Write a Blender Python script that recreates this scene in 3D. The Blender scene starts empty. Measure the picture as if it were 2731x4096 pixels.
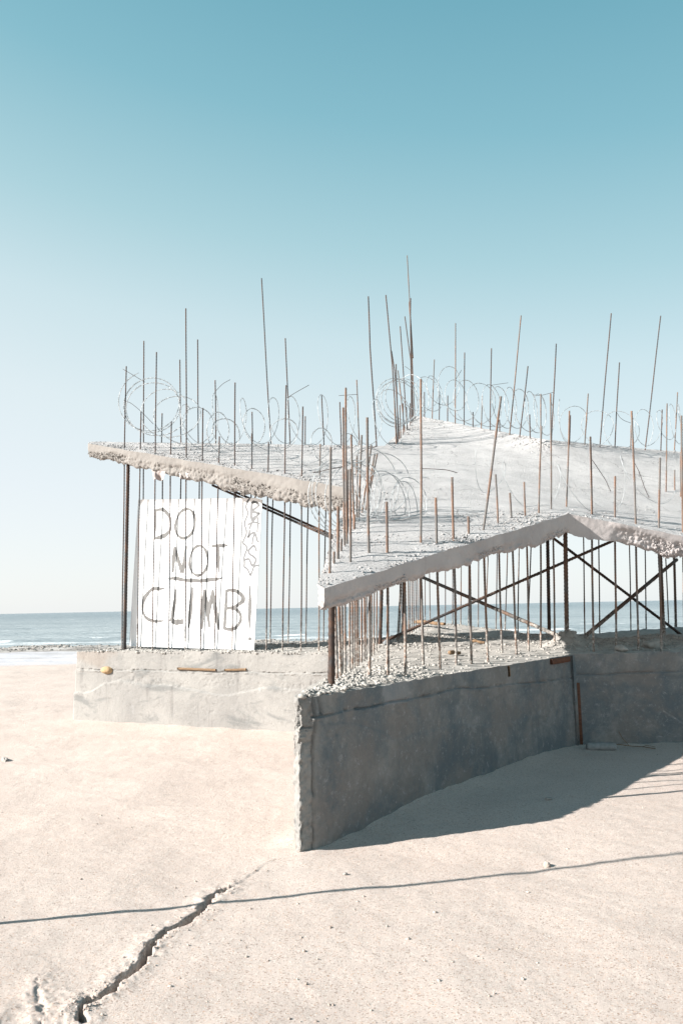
import bpy, math, random
import numpy as np
from mathutils import Vector
from mathutils.geometry import delaunay_2d_cdt
random.seed(7); rng = np.random.default_rng(11)
scene = bpy.context.scene
col = scene.collection

# ---------------------------------------------------------------- camera
cam_d = bpy.data.cameras.new('camera'); cam = bpy.data.objects.new('camera', cam_d); col.objects.link(cam)
cam_d.sensor_fit = 'VERTICAL'; cam_d.sensor_height = 36.0; cam_d.lens = 28.0
cam_d.clip_start = 0.05; cam_d.clip_end = 30000
TH, RHO = math.radians(6.7957), math.radians(-1.1691)
F = Vector((0, math.cos(TH), math.sin(TH))); U0 = Vector((0, -math.sin(TH), math.cos(TH))); R0 = Vector((1, 0, 0))
RR = math.cos(RHO)*R0 + math.sin(RHO)*U0; UU = -math.sin(RHO)*R0 + math.cos(RHO)*U0
from mathutils import Matrix
cam.matrix_world = Matrix(((RR.x, UU.x, -F.x, 0), (RR.y, UU.y, -F.y, 0), (RR.z, UU.z, -F.z, 1.6), (0, 0, 0, 1)))
scene.camera = cam

# ---------------------------------------------------------------- light
SUN_TO = Vector((1.84, 0.59, -0.99)).normalized()          # the way the light travels
SUN_EL = math.asin(-SUN_TO.z)
sun_d = bpy.data.lights.new('sun', 'SUN'); sun_d.energy = 5.0; sun_d.angle = math.radians(0.53); sun_d.color = (1.0, 0.955, 0.90)
sun = bpy.data.objects.new('sun', sun_d); col.objects.link(sun); sun.location = (-30, -12, 25)
sun.rotation_euler = SUN_TO.to_track_quat('-Z', 'Y').to_euler()
world = bpy.data.worlds.new('World'); scene.world = world; world.use_nodes = True
wn = world.node_tree; wn.nodes.clear()
sky = wn.nodes.new('ShaderNodeTexSky'); sky.sky_type = 'NISHITA'; sky.sun_disc = False
sky.sun_elevation = SUN_EL
sky.sun_rotation = math.atan2(-SUN_TO.x, -SUN_TO.y)
sky.air_density = 1.0; sky.dust_density = 1.0; sky.ozone_density = 1.0; sky.altitude = 0
# the sky texture blended with a clear-day gradient over elevation: white haze at the horizon, teal blue overhead, paler towards the sun
EXPO = 1.3
def wnode(t): return wn.nodes.new(t)
tc = wnode('ShaderNodeTexCoord'); sp = wnode('ShaderNodeSeparateXYZ'); wn.links.new(tc.outputs['Generated'], sp.inputs[0])
dt = wnode('ShaderNodeVectorMath'); dt.operation = 'DOT_PRODUCT'; wn.links.new(tc.outputs['Generated'], dt.inputs[0]); dt.inputs[1].default_value = (-SUN_TO.x, -SUN_TO.y, 0)
ma = wnode('ShaderNodeMath'); ma.operation = 'MULTIPLY_ADD'; wn.links.new(dt.outputs['Value'], ma.inputs[0]); ma.inputs[1].default_value = -0.15; wn.links.new(sp.outputs[2], ma.inputs[2])
rp = wnode('ShaderNodeValToRGB'); wn.links.new(ma.outputs[0], rp.inputs[0]); rp.color_ramp.interpolation = 'EASE'
def lin(c): return tuple((v/255/12.92 if v < 10 else ((v/255+.055)/1.055)**2.4) for v in c)
STOPS = [(0.0, (245, 248, 249)), (.14, (236, 243, 246)), (.25, (228, 240, 242)), (.36, (209, 231, 235)), (.46, (176, 214, 221)), (.58, (137, 192, 205)), (.69, (112, 174, 190)), (.85, (52, 114, 140)), (1.0, (30, 80, 108))]
els = rp.color_ramp.elements
while len(els) < len(STOPS): els.new(.5)
for e, (p, c) in zip(els, STOPS): e.position = p; e.color = (*lin(c), 1)
rp.color_ramp.interpolation = 'LINEAR'
BGS = 0.10
sc_ = wnode('ShaderNodeVectorMath'); sc_.operation = 'SCALE'; wn.links.new(rp.outputs[0], sc_.inputs[0]); sc_.inputs['Scale'].default_value = 1/(2**EXPO*BGS)
mx = wnode('ShaderNodeMix'); mx.data_type = 'RGBA'; mx.inputs[0].default_value = 0.10; wn.links.new(sc_.outputs[0], mx.inputs[6]); wn.links.new(sky.outputs[0], mx.inputs[7])
bg = wnode('ShaderNodeBackground'); bg.inputs[1].default_value = BGS
wo = wnode('ShaderNodeOutputWorld')
wn.links.new(mx.outputs[2], bg.inputs[0]); wn.links.new(bg.outputs[0], wo.inputs[0])
vs = scene.view_settings; vs.view_transform = 'Standard'; vs.look = 'None'; vs.gamma = 1; vs.exposure = EXPO; vs.use_curve_mapping = False
scene.cycles.max_bounces = 6; scene.cycles.diffuse_bounces = 3

# ---------------------------------------------------------------- helpers
def mk(name, verts, faces, mat=None, parent=None, smooth=False):
    """one mesh object from arrays; faces is an (n,3) or (n,4) array, or a list of such arrays"""
    if isinstance(faces, np.ndarray): faces = [faces]
    verts = np.asarray(verts, dtype=np.float32)
    me = bpy.data.meshes.new(name)
    me.vertices.add(len(verts)); me.vertices.foreach_set('co', verts.ravel())
    idx = np.concatenate([f.ravel() for f in faces]).astype(np.int32)
    tot = np.concatenate([np.full(len(f), f.shape[1], np.int32) for f in faces])
    me.loops.add(len(idx)); me.loops.foreach_set('vertex_index', idx)
    st = np.concatenate([[0], np.cumsum(tot)[:-1]]).astype(np.int32)
    me.polygons.add(len(tot)); me.polygons.foreach_set('loop_start', st); me.polygons.foreach_set('loop_total', tot)
    if smooth: me.polygons.foreach_set('use_smooth', np.ones(len(tot), bool))
    me.update(calc_edges=True); me.validate()
    if mat: me.materials.append(mat)
    o = bpy.data.objects.new(name, me); col.objects.link(o)
    if parent: o.parent = parent
    return o
def tag(o, label=None, cat=None, group=None, kind=None):
    if label: o['label'] = label
    if cat: o['category'] = cat
    if group: o['group'] = group
    if kind: o['kind'] = kind
    return o
def empty(name):
    o = bpy.data.objects.new(name, None); col.objects.link(o); return o
class Acc:
    def __init__(s): s.v = []; s.f = {}; s.n = 0
    def add(s, v, f):
        v = np.asarray(v, float); f = np.asarray(f)
        s.v.append(v); s.f.setdefault(f.shape[1], []).append(f + s.n); s.n += len(v)
    def build(s, *a, **k):
        return mk(a[0], np.concatenate(s.v), [np.concatenate(x) for x in s.f.values()], *a[1:], **k)
def h3(ix, iy, iz, seed=0):
    n = (ix.astype(np.int64)*73856093) ^ (iy.astype(np.int64)*19349663) ^ (iz.astype(np.int64)*83492791) ^ (seed*2654435)
    n = (n ^ (n >> 13))*1274126177 & 0x7fffffff
    n = (n ^ (n >> 16))*668265263 & 0x7fffffff
    return ((n ^ (n >> 15)) & 0xffff)/65535.0
def vn(p, s, seed=0):
    p = np.asarray(p, float)*s; i = np.floor(p); f = p-i; f = f*f*(3-2*f); r = 0
    for a in (0, 1):
        for b in (0, 1):
            for c in (0, 1):
                w = (f[:, 0] if a else 1-f[:, 0])*(f[:, 1] if b else 1-f[:, 1])*(f[:, 2] if c else 1-f[:, 2])
                r = r + w*h3(i[:, 0]+a, i[:, 1]+b, i[:, 2]+c, seed)
    return r*2-1
def fbm(p, s, o=4, seed=0, g=.5):
    r = 0; a = 1
    for k in range(o): r = r + a*vn(p, s*2**k, seed+k*17); a *= g
    return r
def worley(p, s, seed=0):
    p = np.asarray(p, float)*s; i = np.floor(p); d = np.full(len(p), 9.)
    for a in (-1, 0, 1):
        for b in (-1, 0, 1):
            for c in (-1, 0, 1):
                j = i + np.array([a, b, c])
                q = np.stack([j[:, k] + h3(j[:, 0], j[:, 1], j[:, 2], seed+k*7+1) for k in range(3)], 1)
                d = np.minimum(d, np.linalg.norm(p-q, axis=1))
    return d
def sstep(a, b, x):
    t = np.clip((x-a)/(b-a), 0, 1); return t*t*(3-2*t)
def p3(x, y, z=0):
    return np.stack([x, y, np.zeros_like(x)+z], 1)
def grid_faces(nu, nv, closed=False):
    m = nu if closed else nu-1
    a, b = np.meshgrid(np.arange(m), np.arange(nv-1), indexing='ij')
    a2 = (a+1) % nu
    return np.stack([a*nv+b, a2*nv+b, a2*nv+b+1, a*nv+b+1], -1).reshape(-1, 4)
def seg_dist(x, y, pts, closed=False):
    pts = np.asarray(pts, float); d = np.full(x.shape, 1e9); side = np.zeros(x.shape); n = len(pts)
    for i in range(n if closed else n-1):
        a, b = pts[i], pts[(i+1) % n]; e = b-a; L = e@e
        t = np.clip(((x-a[0])*e[0]+(y-a[1])*e[1])/L, 0, 1)
        q = np.hypot(x-a[0]-t*e[0], y-a[1]-t*e[1])
        s = e[0]*(y-a[1])-e[1]*(x-a[0])
        side = np.where(q < d, s, side); d = np.minimum(d, q)
    return d, side
def inside(x, y, poly):
    r = np.zeros(x.shape, bool); n = len(poly)
    for i in range(n):
        (x1, y1), (x2, y2) = poly[i], poly[(i+1) % n]
        if y1 == y2: continue
        c = ((y1 > y) != (y2 > y)) & (x < (x2-x1)*(y-y1)/(y2-y1)+x1); r ^= c
    return r
def tube(path, rad, n=8, cap=True):
    """rings along a path; rad a number or one per point"""
    P = np.asarray(path, float); m = len(P); rad = np.broadcast_to(rad, (m,))
    T = np.gradient(P, axis=0); T /= np.linalg.norm(T, axis=1)[:, None]+1e-12
    ref = np.array([1., 0, 0]) if abs(T[0][0]) < .8 else np.array([0, 1., 0])
    A = np.zeros_like(P); a = ref - T[0]*(ref@T[0]); a /= np.linalg.norm(a)
    for i in range(m):
        a = a - T[i]*(a@T[i]); a /= np.linalg.norm(a)+1e-12; A[i] = a
    B = np.cross(T, A); th = np.arange(n)*2*math.pi/n
    V = P[:, None] + rad[:, None, None]*(np.cos(th)[None, :, None]*A[:, None]+np.sin(th)[None, :, None]*B[:, None])
    V = V.reshape(-1, 3); i, j = np.meshgrid(np.arange(m-1), np.arange(n), indexing='ij'); j2 = (j+1) % n
    Fq = np.stack([i*n+j, i*n+j2, (i+1)*n+j2, (i+1)*n+j], -1).reshape(-1, 4)
    if cap:
        V = np.concatenate([V, P[:1], P[-1:]]); k = np.arange(n); c0 = m*n; c1 = c0+1
        t = np.concatenate([np.stack([np.full(n, c0), (k+1) % n, k, k], 1), np.stack([np.full(n, c1), (m-1)*n+k, (m-1)*n+(k+1) % n, (m-1)*n+(k+1) % n], 1)])
        return V, Fq, t[:, :3]
    return V, Fq, None
def add_tube(acc, *a, **k):
    V, Q, T = tube(*a, **k)
    if T is not None:
        acc.v.append(V); acc.f.setdefault(4, []).append(Q+acc.n); acc.f.setdefault(3, []).append(T+acc.n); acc.n += len(V)
    else: acc.add(V, Q)
def resample(path, step):
    P = np.asarray(path, float); L = np.concatenate([[0], np.cumsum(np.linalg.norm(np.diff(P, axis=0), axis=1))])
    s = np.linspace(0, L[-1], max(2, int(L[-1]/step)+1))
    return np.stack([np.interp(s, L, P[:, k]) for k in range(3)], 1), s
PHI = (1+5**.5)/2
ICO_V = np.array([(-1, PHI, 0), (1, PHI, 0), (-1, -PHI, 0), (1, -PHI, 0), (0, -1, PHI), (0, 1, PHI), (0, -1, -PHI), (0, 1, -PHI), (PHI, 0, -1), (PHI, 0, 1), (-PHI, 0, -1), (-PHI, 0, 1)])/math.sqrt(1+PHI*PHI)
ICO_F = np.array([(0, 11, 5), (0, 5, 1), (0, 1, 7), (0, 7, 10), (0, 10, 11), (1, 5, 9), (5, 11, 4), (11, 10, 2), (10, 7, 6), (7, 1, 8), (3, 9, 4), (3, 4, 2), (3, 2, 6), (3, 6, 8), (3, 8, 9), (4, 9, 5), (2, 4, 11), (6, 2, 10), (8, 6, 7), (9, 8, 1)])
def stones(name, xyz, size, mat, parent=None, flat=.7, smooth=False):
    n = len(xyz); size = np.broadcast_to(size, (n,))
    V = np.repeat(ICO_V[None], n, 0)*(1+rng.uniform(-.42, .35, (n, 12, 1)))*rng.uniform(.7, 1.3, (n, 1, 3))
    a = rng.uniform(0, 6.28, n); c, s = np.cos(a), np.sin(a)
    x, y = V[..., 0]*c[:, None]-V[..., 1]*s[:, None], V[..., 0]*s[:, None]+V[..., 1]*c[:, None]
    V = np.stack([x, y, V[..., 2]*flat], -1)*size[:, None, None]+xyz[:, None]
    Fc = ICO_F[None]+(np.arange(n)*12)[:, None, None]
    return mk(name, V.reshape(-1, 3), Fc.reshape(-1, 3), mat, parent, smooth)
def blob(name, c, r, mat, parent=None, seed=0, amp=.25, lev=3, rot=0):
    """one irregular rock"""
    n = 16*lev//2; th = np.linspace(0, math.pi, n); ph = np.arange(2*n)*math.pi/n
    A, Bq = np.meshgrid(ph, th, indexing='ij')
    d = np.stack([np.sin(Bq)*np.cos(A), np.sin(Bq)*np.sin(A), np.cos(Bq)], -1).reshape(-1, 3)
    k = 1+amp*fbm(d+seed*9.7, 1.6, 4, seed)+amp*.3*(worley(d+seed, 2.2, seed)-.5)
    V = d*k[:, None]*np.asarray(r); cs, sn = math.cos(rot), math.sin(rot)
    V = np.stack([V[:, 0]*cs-V[:, 1]*sn, V[:, 0]*sn+V[:, 1]*cs, V[:, 2]], 1)
    return mk(name, V+np.asarray(c), grid_faces(2*n, n, True), mat, parent, True)

# ---------------------------------------------------------------- materials
def node(nt, t, **kw):
    n = nt.nodes.new(t)
    for k, v in kw.items():
        if k.startswith('_'): setattr(n, k[1:], v)
        else: n.inputs[k.replace('0', ' ') if not k.isdigit() else int(k)].default_value = v
    return n
class Mat:
    def __init__(s, name, rough=.9, spec=.3, metal=0):
        s.m = bpy.data.materials.new(name); s.m.use_nodes = True; s.nt = s.m.node_tree
        s.b = s.nt.nodes['Principled BSDF']; s.b.inputs['Roughness'].default_value = rough; s.b.inputs['Specular IOR Level'].default_value = spec; s.b.inputs['Metallic'].default_value = metal
        s.geo = s.nt.nodes.new('ShaderNodeNewGeometry'); s.pos = s.geo.outputs['Position']; s.bh = None
    def L(s, a, b): s.nt.links.new(a, b)
    def pos_scaled(s, v):
        m = node(s.nt, 'ShaderNodeVectorMath', _operation='MULTIPLY'); s.L(s.pos, m.inputs[0]); m.inputs[1].default_value = v; return m.outputs[0]
    def noise(s, scale, detail=4, rough=.55, vec=None, dist=0):
        n = s.nt.nodes.new('ShaderNodeTexNoise'); n.inputs['Scale'].default_value = scale; n.inputs['Detail'].default_value = detail; n.inputs['Roughness'].default_value = rough; n.inputs['Distortion'].default_value = dist
        s.L(vec if vec is not None else s.pos, n.inputs['Vector']); return n.outputs['Fac']
    def voro(s, scale, vec=None, feat='F1', out='Distance', rnd=1):
        n = s.nt.nodes.new('ShaderNodeTexVoronoi'); n.feature = feat; n.inputs['Scale'].default_value = scale; n.inputs['Randomness'].default_value = rnd
        s.L(vec if vec is not None else s.pos, n.inputs['Vector']); return n.outputs[out]
    def ramp(s, f, a, b, v0=0, v1=1):
        n = s.nt.nodes.new('ShaderNodeMapRange'); n.interpolation_type = 'SMOOTHSTEP'
        s.L(f, n.inputs[0]); n.inputs[1].default_value = a; n.inputs[2].default_value = b; n.inputs[3].default_value = v0; n.inputs[4].default_value = v1; return n.outputs[0]
    def math(s, op, a, b=None):
        n = s.nt.nodes.new('ShaderNodeMath'); n.operation = op
        for i, x in enumerate((a, b)):
            if x is None: continue
            if isinstance(x, (int, float)): n.inputs[i].default_value = x
            else: s.L(x, n.inputs[i])
        return n.outputs[0]
    def xyz(s, k):
        n = s.nt.nodes.new('ShaderNodeSeparateXYZ'); s.L(s.pos, n.inputs[0]); return n.outputs[k]
    def mix(s, f, a, b):
        n = s.nt.nodes.new('ShaderNodeMix'); n.data_type = 'RGBA'
        if isinstance(f, (int, float)): n.inputs[0].default_value = f
        else: s.L(f, n.inputs[0])
        for i, x in ((6, a), (7, b)):
            if isinstance(x, tuple): n.inputs[i].default_value = (*x, 1)
            else: s.L(x, n.inputs[i])
        return n.outputs[2]
    def color(s, c):
        if isinstance(c, tuple): s.b.inputs['Base Color'].default_value = (*c, 1)
        else: s.L(c, s.b.inputs['Base Color'])
    def bump(s, h, dist, strength=1.0):
        n = s.nt.nodes.new('ShaderNodeBump'); n.inputs['Distance'].default_value = dist; n.inputs['Strength'].default_value = strength
        s.L(h, n.inputs['Height'])
        if s.bh is not None: s.L(s.bh, n.inputs['Normal'])
        s.bh = n.outputs[0]; s.L(s.bh, s.b.inputs['Normal']); return s

def mat_sand():
    M = Mat('sand', .95, .15)
    c = M.mix(M.ramp(M.noise(1.1, 5), .35, .7), (.548, .466, .418), (.512, .432, .386))
    c = M.mix(M.ramp(M.noise(9, 6, .65), .56, .78, 0, .10), c, (.38, .31, .265))
    c = M.mix(M.ramp(M.noise(75, 5, .85), .50, .68, 0, .50), c, (.31, .25, .215))
    g = M.voro(150, out='Color'); sep = M.nt.nodes.new('ShaderNodeSeparateColor'); M.L(g, sep.inputs[0])
    c = M.mix(M.ramp(sep.outputs[0], .80, .97, 0, .75), c, (.27, .20, .165))
    c = M.mix(M.ramp(sep.outputs[1], .86, .99, 0, .6), c, (.66, .62, .57))
    c = M.mix(M.ramp(sep.outputs[2], .9, 1.0, 0, .5), c, (.50, .30, .19))
    # beyond the berm the shore is damp pale silt, then a stony band at the tide line
    y = M.xyz(1); yy = M.math('ADD', y, M.math('MULTIPLY', M.noise(.12, 3), 5.0))
    silt = M.mix(M.ramp(M.noise(1, 4, vec=M.pos_scaled((.12, 1.1, 0))), .45, .62), (.50, .49, .51), (.40, .385, .39))
    c = M.mix(M.ramp(yy, 27.2, 28.4), c, silt)
    st = M.mix(M.ramp(M.noise(1, 6, .7, vec=M.pos_scaled((.5, .9, 0))), .42, .58), (.17, .15, .135), (.46, .435, .41))
    c = M.mix(M.ramp(yy, 37, 40), c, st)
    M.color(c)
    M.bump(M.noise(2.6, 5), .05, .08); M.bump(M.noise(40, 6, .9), .008, .6); M.bump(M.noise(170, 3, .9), .0038, 1.0)
    return M.m
def mat_concrete(name, a, b, stain, spots=.5, big=1.0, damp=None, crack=False):
    M = Mat(name, .88, .25)
    c = M.mix(M.ramp(M.noise(1.7*big, 6, .6, dist=.4), .35, .68), a, b)
    v = M.noise(1, 5, .6, vec=M.pos_scaled((7, 7, 1.1)))
    c = M.mix(M.ramp(v, .56, .74, 0, .45), c, stain)
    if damp: c = M.mix(M.ramp(M.noise(1.3, 4, .6, dist=1.2, vec=M.pos_scaled((1, 1, 2.2))), .5, .66, 0, .75), c, damp)
    c = M.mix(M.ramp(M.noise(55, 4, .7), .58, .75, 0, spots), c, (.16, .145, .13))
    c = M.mix(M.ramp(M.noise(23, 5, .75), .62, .74, 0, .5), c, tuple(min(.75, x*1.35) for x in a))
    if crack:
        wv = M.nt.nodes.new('ShaderNodeVectorMath'); wv.operation = 'ADD'; M.L(M.pos_scaled((1, 1, 1)), wv.inputs[0])
        nn = M.nt.nodes.new('ShaderNodeTexNoise'); nn.inputs['Scale'].default_value = 3; nn.inputs['Detail'].default_value = 5; M.L(M.pos, nn.inputs['Vector'])
        sc2 = M.nt.nodes.new('ShaderNodeVectorMath'); sc2.operation = 'SCALE'; M.L(nn.outputs['Color'], sc2.inputs[0]); sc2.inputs['Scale'].default_value = .35; M.L(sc2.outputs[0], wv.inputs[1])
        e = M.voro(1.7, vec=wv.outputs[0], feat='DISTANCE_TO_EDGE'); m = M.math('MULTIPLY', M.ramp(e, .004, .012, 1, 0), M.ramp(M.noise(1.3, 3), .46, .6))
        c = M.mix(M.math('MULTIPLY', m, .75), c, (.12, .115, .115))
        M.bump(M.noise(42, 7, .8), .030, .8)
        c = M.mix(M.ramp(M.noise(30, 7, .85), .60, .70, 0, .6), c, (.22, .21, .205))
    M.color(c)
    M.bump(M.noise(14, 6, .65), .012, .5); M.bump(M.noise(95, 4, .7), .005, .6)
    return M.m
def mat_rust(name, a, b, grey, gk, mortar=True):
    M = Mat(name, .8, .35)
    c = M.mix(M.ramp(M.noise(9, 6, .7), .35, .65), a, b)
    c = M.mix(M.ramp(M.noise(3.3, 3), .5-gk, .62-gk*.5), c, grey)
    if mortar:      # dried cement left on the lower part of the bars when the base was poured
        z = M.math('ADD', M.xyz(2), M.math('MULTIPLY', M.noise(5.5, 4, .7), -1.1))
        c = M.mix(M.math('MULTIPLY', M.ramp(z, .90, .62), M.ramp(M.noise(38, 4, .75), .43, .60)), c, (.36, .335, .305))
    M.color(c); M.bump(M.noise(130, 4, .7), .002, .8)
    return M.m
def mat_plain(name, a, b, scale=8, rough=.7, spec=.3, metal=0, bump=0, stretch=None):
    M = Mat(name, rough, spec, metal)
    v = M.pos_scaled(stretch) if stretch else None
    M.color(M.mix(M.ramp(M.noise(scale, 5, .65, vec=v), .35, .68), a, b))
    if bump: M.bump(M.noise(scale*6, 4, .7, vec=v), bump, .7)
    return M.m
def mat_sea():
    M = Mat('sea_water', .30, .5); M.b.inputs['IOR'].default_value = 1.33
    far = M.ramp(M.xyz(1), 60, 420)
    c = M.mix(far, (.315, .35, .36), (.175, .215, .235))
    c = M.mix(M.ramp(M.noise(1, 5, .6, vec=M.pos_scaled((.02, .11, 0))), .42, .6, 0, .5), c, (.145, .185, .205))
    # foam: breaking lines on the shore and scattered whitecaps
    y = M.math('ADD', M.xyz(1), M.math('MULTIPLY', M.noise(.09, 4), 9.0))
    def band(lo, hi, w): return M.math('MULTIPLY', M.ramp(y, lo-w, lo), M.ramp(y, hi, hi+w, 1, 0))
    f = M.math('MAXIMUM', M.math('MULTIPLY', band(61.5, 63.0, .8), .6), M.math('MULTIPLY', band(69, 71.5, 1.0), M.ramp(M.noise(.25, 4), .47, .55)))
    f = M.math('MAXIMUM', f, M.math('MULTIPLY', band(84, 87, 1.5), M.ramp(M.noise(.13, 4), .52, .6)))
    cap = M.math('MULTIPLY', M.ramp(M.noise(1, 3, .5, vec=M.pos_scaled((.16, .055, 0))), .66, .72), M.ramp(M.xyz(1), 95, 160))
    f = M.math('MAXIMUM', f, M.math('MULTIPLY', cap, .8))
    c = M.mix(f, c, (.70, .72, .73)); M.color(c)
    rg = M.math('ADD', M.math('MULTIPLY', f, .5), .28); M.L(rg, M.b.inputs['Roughness'])
    M.bump(M.noise(1, 5, .6, vec=M.pos_scaled((.22, .8, 0))), .9, 1.0)
    M.bump(M.noise(1, 3, .6, vec=M.pos_scaled((1.2, 3.2, 0))), .18, .8)
    return M.m
def mat_wall():
    M = Mat('weathered_concrete', .88, .22)
    c = M.mix(M.ramp(M.noise(1.1, 7, .62, dist=.6), .34, .66), (.315, .302, .285), (.245, .236, .225))
    c = M.mix(M.ramp(M.noise(1, 6, .65, vec=M.pos_scaled((9, 9, 1.0)), dist=.3), .56, .74, 0, .35), c, (.125, .115, .11))       # run marks
    c = M.mix(M.ramp(M.noise(1, 5, .6, vec=M.pos_scaled((1.2, 1.2, 3.4)), dist=.8), .52, .66, 0, .55), c, (.125, .132, .132))        # damp bands
    c = M.mix(M.ramp(M.noise(2.4, 7, .7, dist=.5), .60, .70, 0, .75), c, (.34, .335, .33))                                      # lime bloom
    c = M.mix(M.ramp(M.noise(31, 5, .75), .60, .70, 0, .6), c, (.36, .345, .33))
    c = M.mix(M.ramp(M.noise(60, 4, .7), .58, .72, 0, .6), c, (.10, .092, .085))
    c = M.mix(M.ramp(M.noise(.8, 3), .58, .68, 0, .35), c, (.25, .19, .15))
    d_ = M.nt.nodes.new('ShaderNodeVectorMath'); d_.operation = 'DOT_PRODUCT'; M.L(M.pos, d_.inputs[0]); d_.inputs[1].default_value = (.612, .791, 0)
    u_ = M.math('ADD', M.math('ADD', d_.outputs['Value'], -4.213), M.math('MULTIPLY', M.noise(9, 3), .16))      # metres along the front arm's right face
    c = M.mix(M.ramp(M.noise(7, 6, .75, dist=.6), .54, .70, 0, .4), c, (.12, .11, .105))
    # front arm and right wall: brownish, blue-grey stains with their shade painted into the colour
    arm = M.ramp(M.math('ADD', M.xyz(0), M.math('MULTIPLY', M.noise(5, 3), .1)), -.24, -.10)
    stain_shade = M.mix(M.ramp(M.noise(1.5, 7, .7, dist=.25), .42, .60), (.182, .170, .163), (.108, .132, .148))
    c = M.mix(M.math('MULTIPLY', arm, M.ramp(M.noise(2.1, 7, .75, dist=.2), .30, .60, .2, .9)), c, stain_shade)
    c = M.mix(M.math('MULTIPLY', arm, M.ramp(M.noise(3.1, 8, .8, dist=.2), .60, .69, 0, .55)), c, (.30, .30, .305))
    c = M.mix(M.math('MULTIPLY', arm, M.ramp(M.noise(42, 5, .8), .62, .72, 0, .55)), c, (.33, .325, .32))
    pt = M.math('MULTIPLY', M.math('MULTIPLY', M.ramp(u_, .90, .94), M.ramp(u_, 1.22, 1.42, 1, 0)), M.math('MULTIPLY', M.ramp(M.xyz(2), .84, .86), M.ramp(M.xyz(1), 5.0, 8.0, 1, 0)))
    c = M.mix(M.math('MULTIPLY', pt, .7), c, (.33, .335, .345))
    c = M.mix(M.math('MULTIPLY', arm, M.ramp(M.noise(17, 8, .85), .55, .63, 0, .7)), c, (.33, .327, .328))
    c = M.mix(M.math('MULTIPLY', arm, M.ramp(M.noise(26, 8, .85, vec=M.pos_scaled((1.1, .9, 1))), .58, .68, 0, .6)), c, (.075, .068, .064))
    M.color(c); M.bump(M.noise(14, 8, .75), .018, .7); M.bump(M.noise(80, 5, .8), .008, .8)
    return M.m
SAND = mat_sand(); SEA = mat_sea()
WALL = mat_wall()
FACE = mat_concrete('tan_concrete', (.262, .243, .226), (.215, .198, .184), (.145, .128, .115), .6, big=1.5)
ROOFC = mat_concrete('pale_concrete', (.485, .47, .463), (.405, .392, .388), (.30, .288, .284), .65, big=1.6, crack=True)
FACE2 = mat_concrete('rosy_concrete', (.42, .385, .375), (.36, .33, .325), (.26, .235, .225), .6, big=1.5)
CRUMB = mat_concrete('crumbled_concrete', (.385, .365, .34), (.27, .255, .235), (.20, .185, .17), .7, big=5)
RUST = mat_rust('rusty_steel', (.20, .122, .086), (.118, .077, .060), (.128, .117, .110), .08)
STEEL = mat_rust('dull_steel', (.105, .070, .058), (.065, .060, .060), (.060, .066, .072), -.02)
DARKROD = mat_rust('dark_rusty_steel', (.085, .048, .033), (.040, .028, .024), (.038, .036, .036), .02, False)
CRUSTED = mat_rust('cement_crusted_steel', (.13, .08, .055), (.06, .042, .034), (.09, .085, .08), .05)
GALV = mat_plain('galvanised_wire', (.45, .47, .48), (.33, .35, .36), 20, .5, .5, .1)
TIE = mat_plain('blackened_wire', (.10, .085, .08), (.05, .045, .045), 20, .7)
BOARD = mat_plain('white_board', (.83, .83, .83), (.79, .79, .80), 3, .6, .3)
PAINT = mat_plain('thin_black_paint', (.165, .16, .157), (.11, .107, .105), 26, .7, .3, stretch=(1, 1, .4))
SPRAY = mat_plain('grey_spray_paint', (.185, .185, .19), (.15, .15, .155), 14, .7)
WOOD = mat_plain('weathered_wood', (.23, .15, .09), (.13, .085, .052), 12, .85, .2, bump=.003, stretch=(1, 1, 7))
REDWOOD = mat_plain('reddish_wood', (.15, .068, .042), (.085, .043, .031), 12, .85, .2, bump=.003, stretch=(1, 1, 7))
OCHRE = mat_plain('ochre_stone', (.44, .31, .18), (.33, .22, .12), 22, .9, bump=.004)
PEBBLE = mat_plain('pebbles', (.50, .43, .375), (.25, .20, .17), 9, .9)
SHORE = mat_plain('shore_rock', (.20, .185, .17), (.36, .335, .31), 2.5, .9)
PIPE = mat_plain('grey_concrete_pipe', (.27, .275, .275), (.20, .205, .20), 14, .9, bump=.004)
FOAM = mat_plain('pale_plastic', (.36, .315, .30), (.30, .25, .235), 6, .5)

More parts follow.
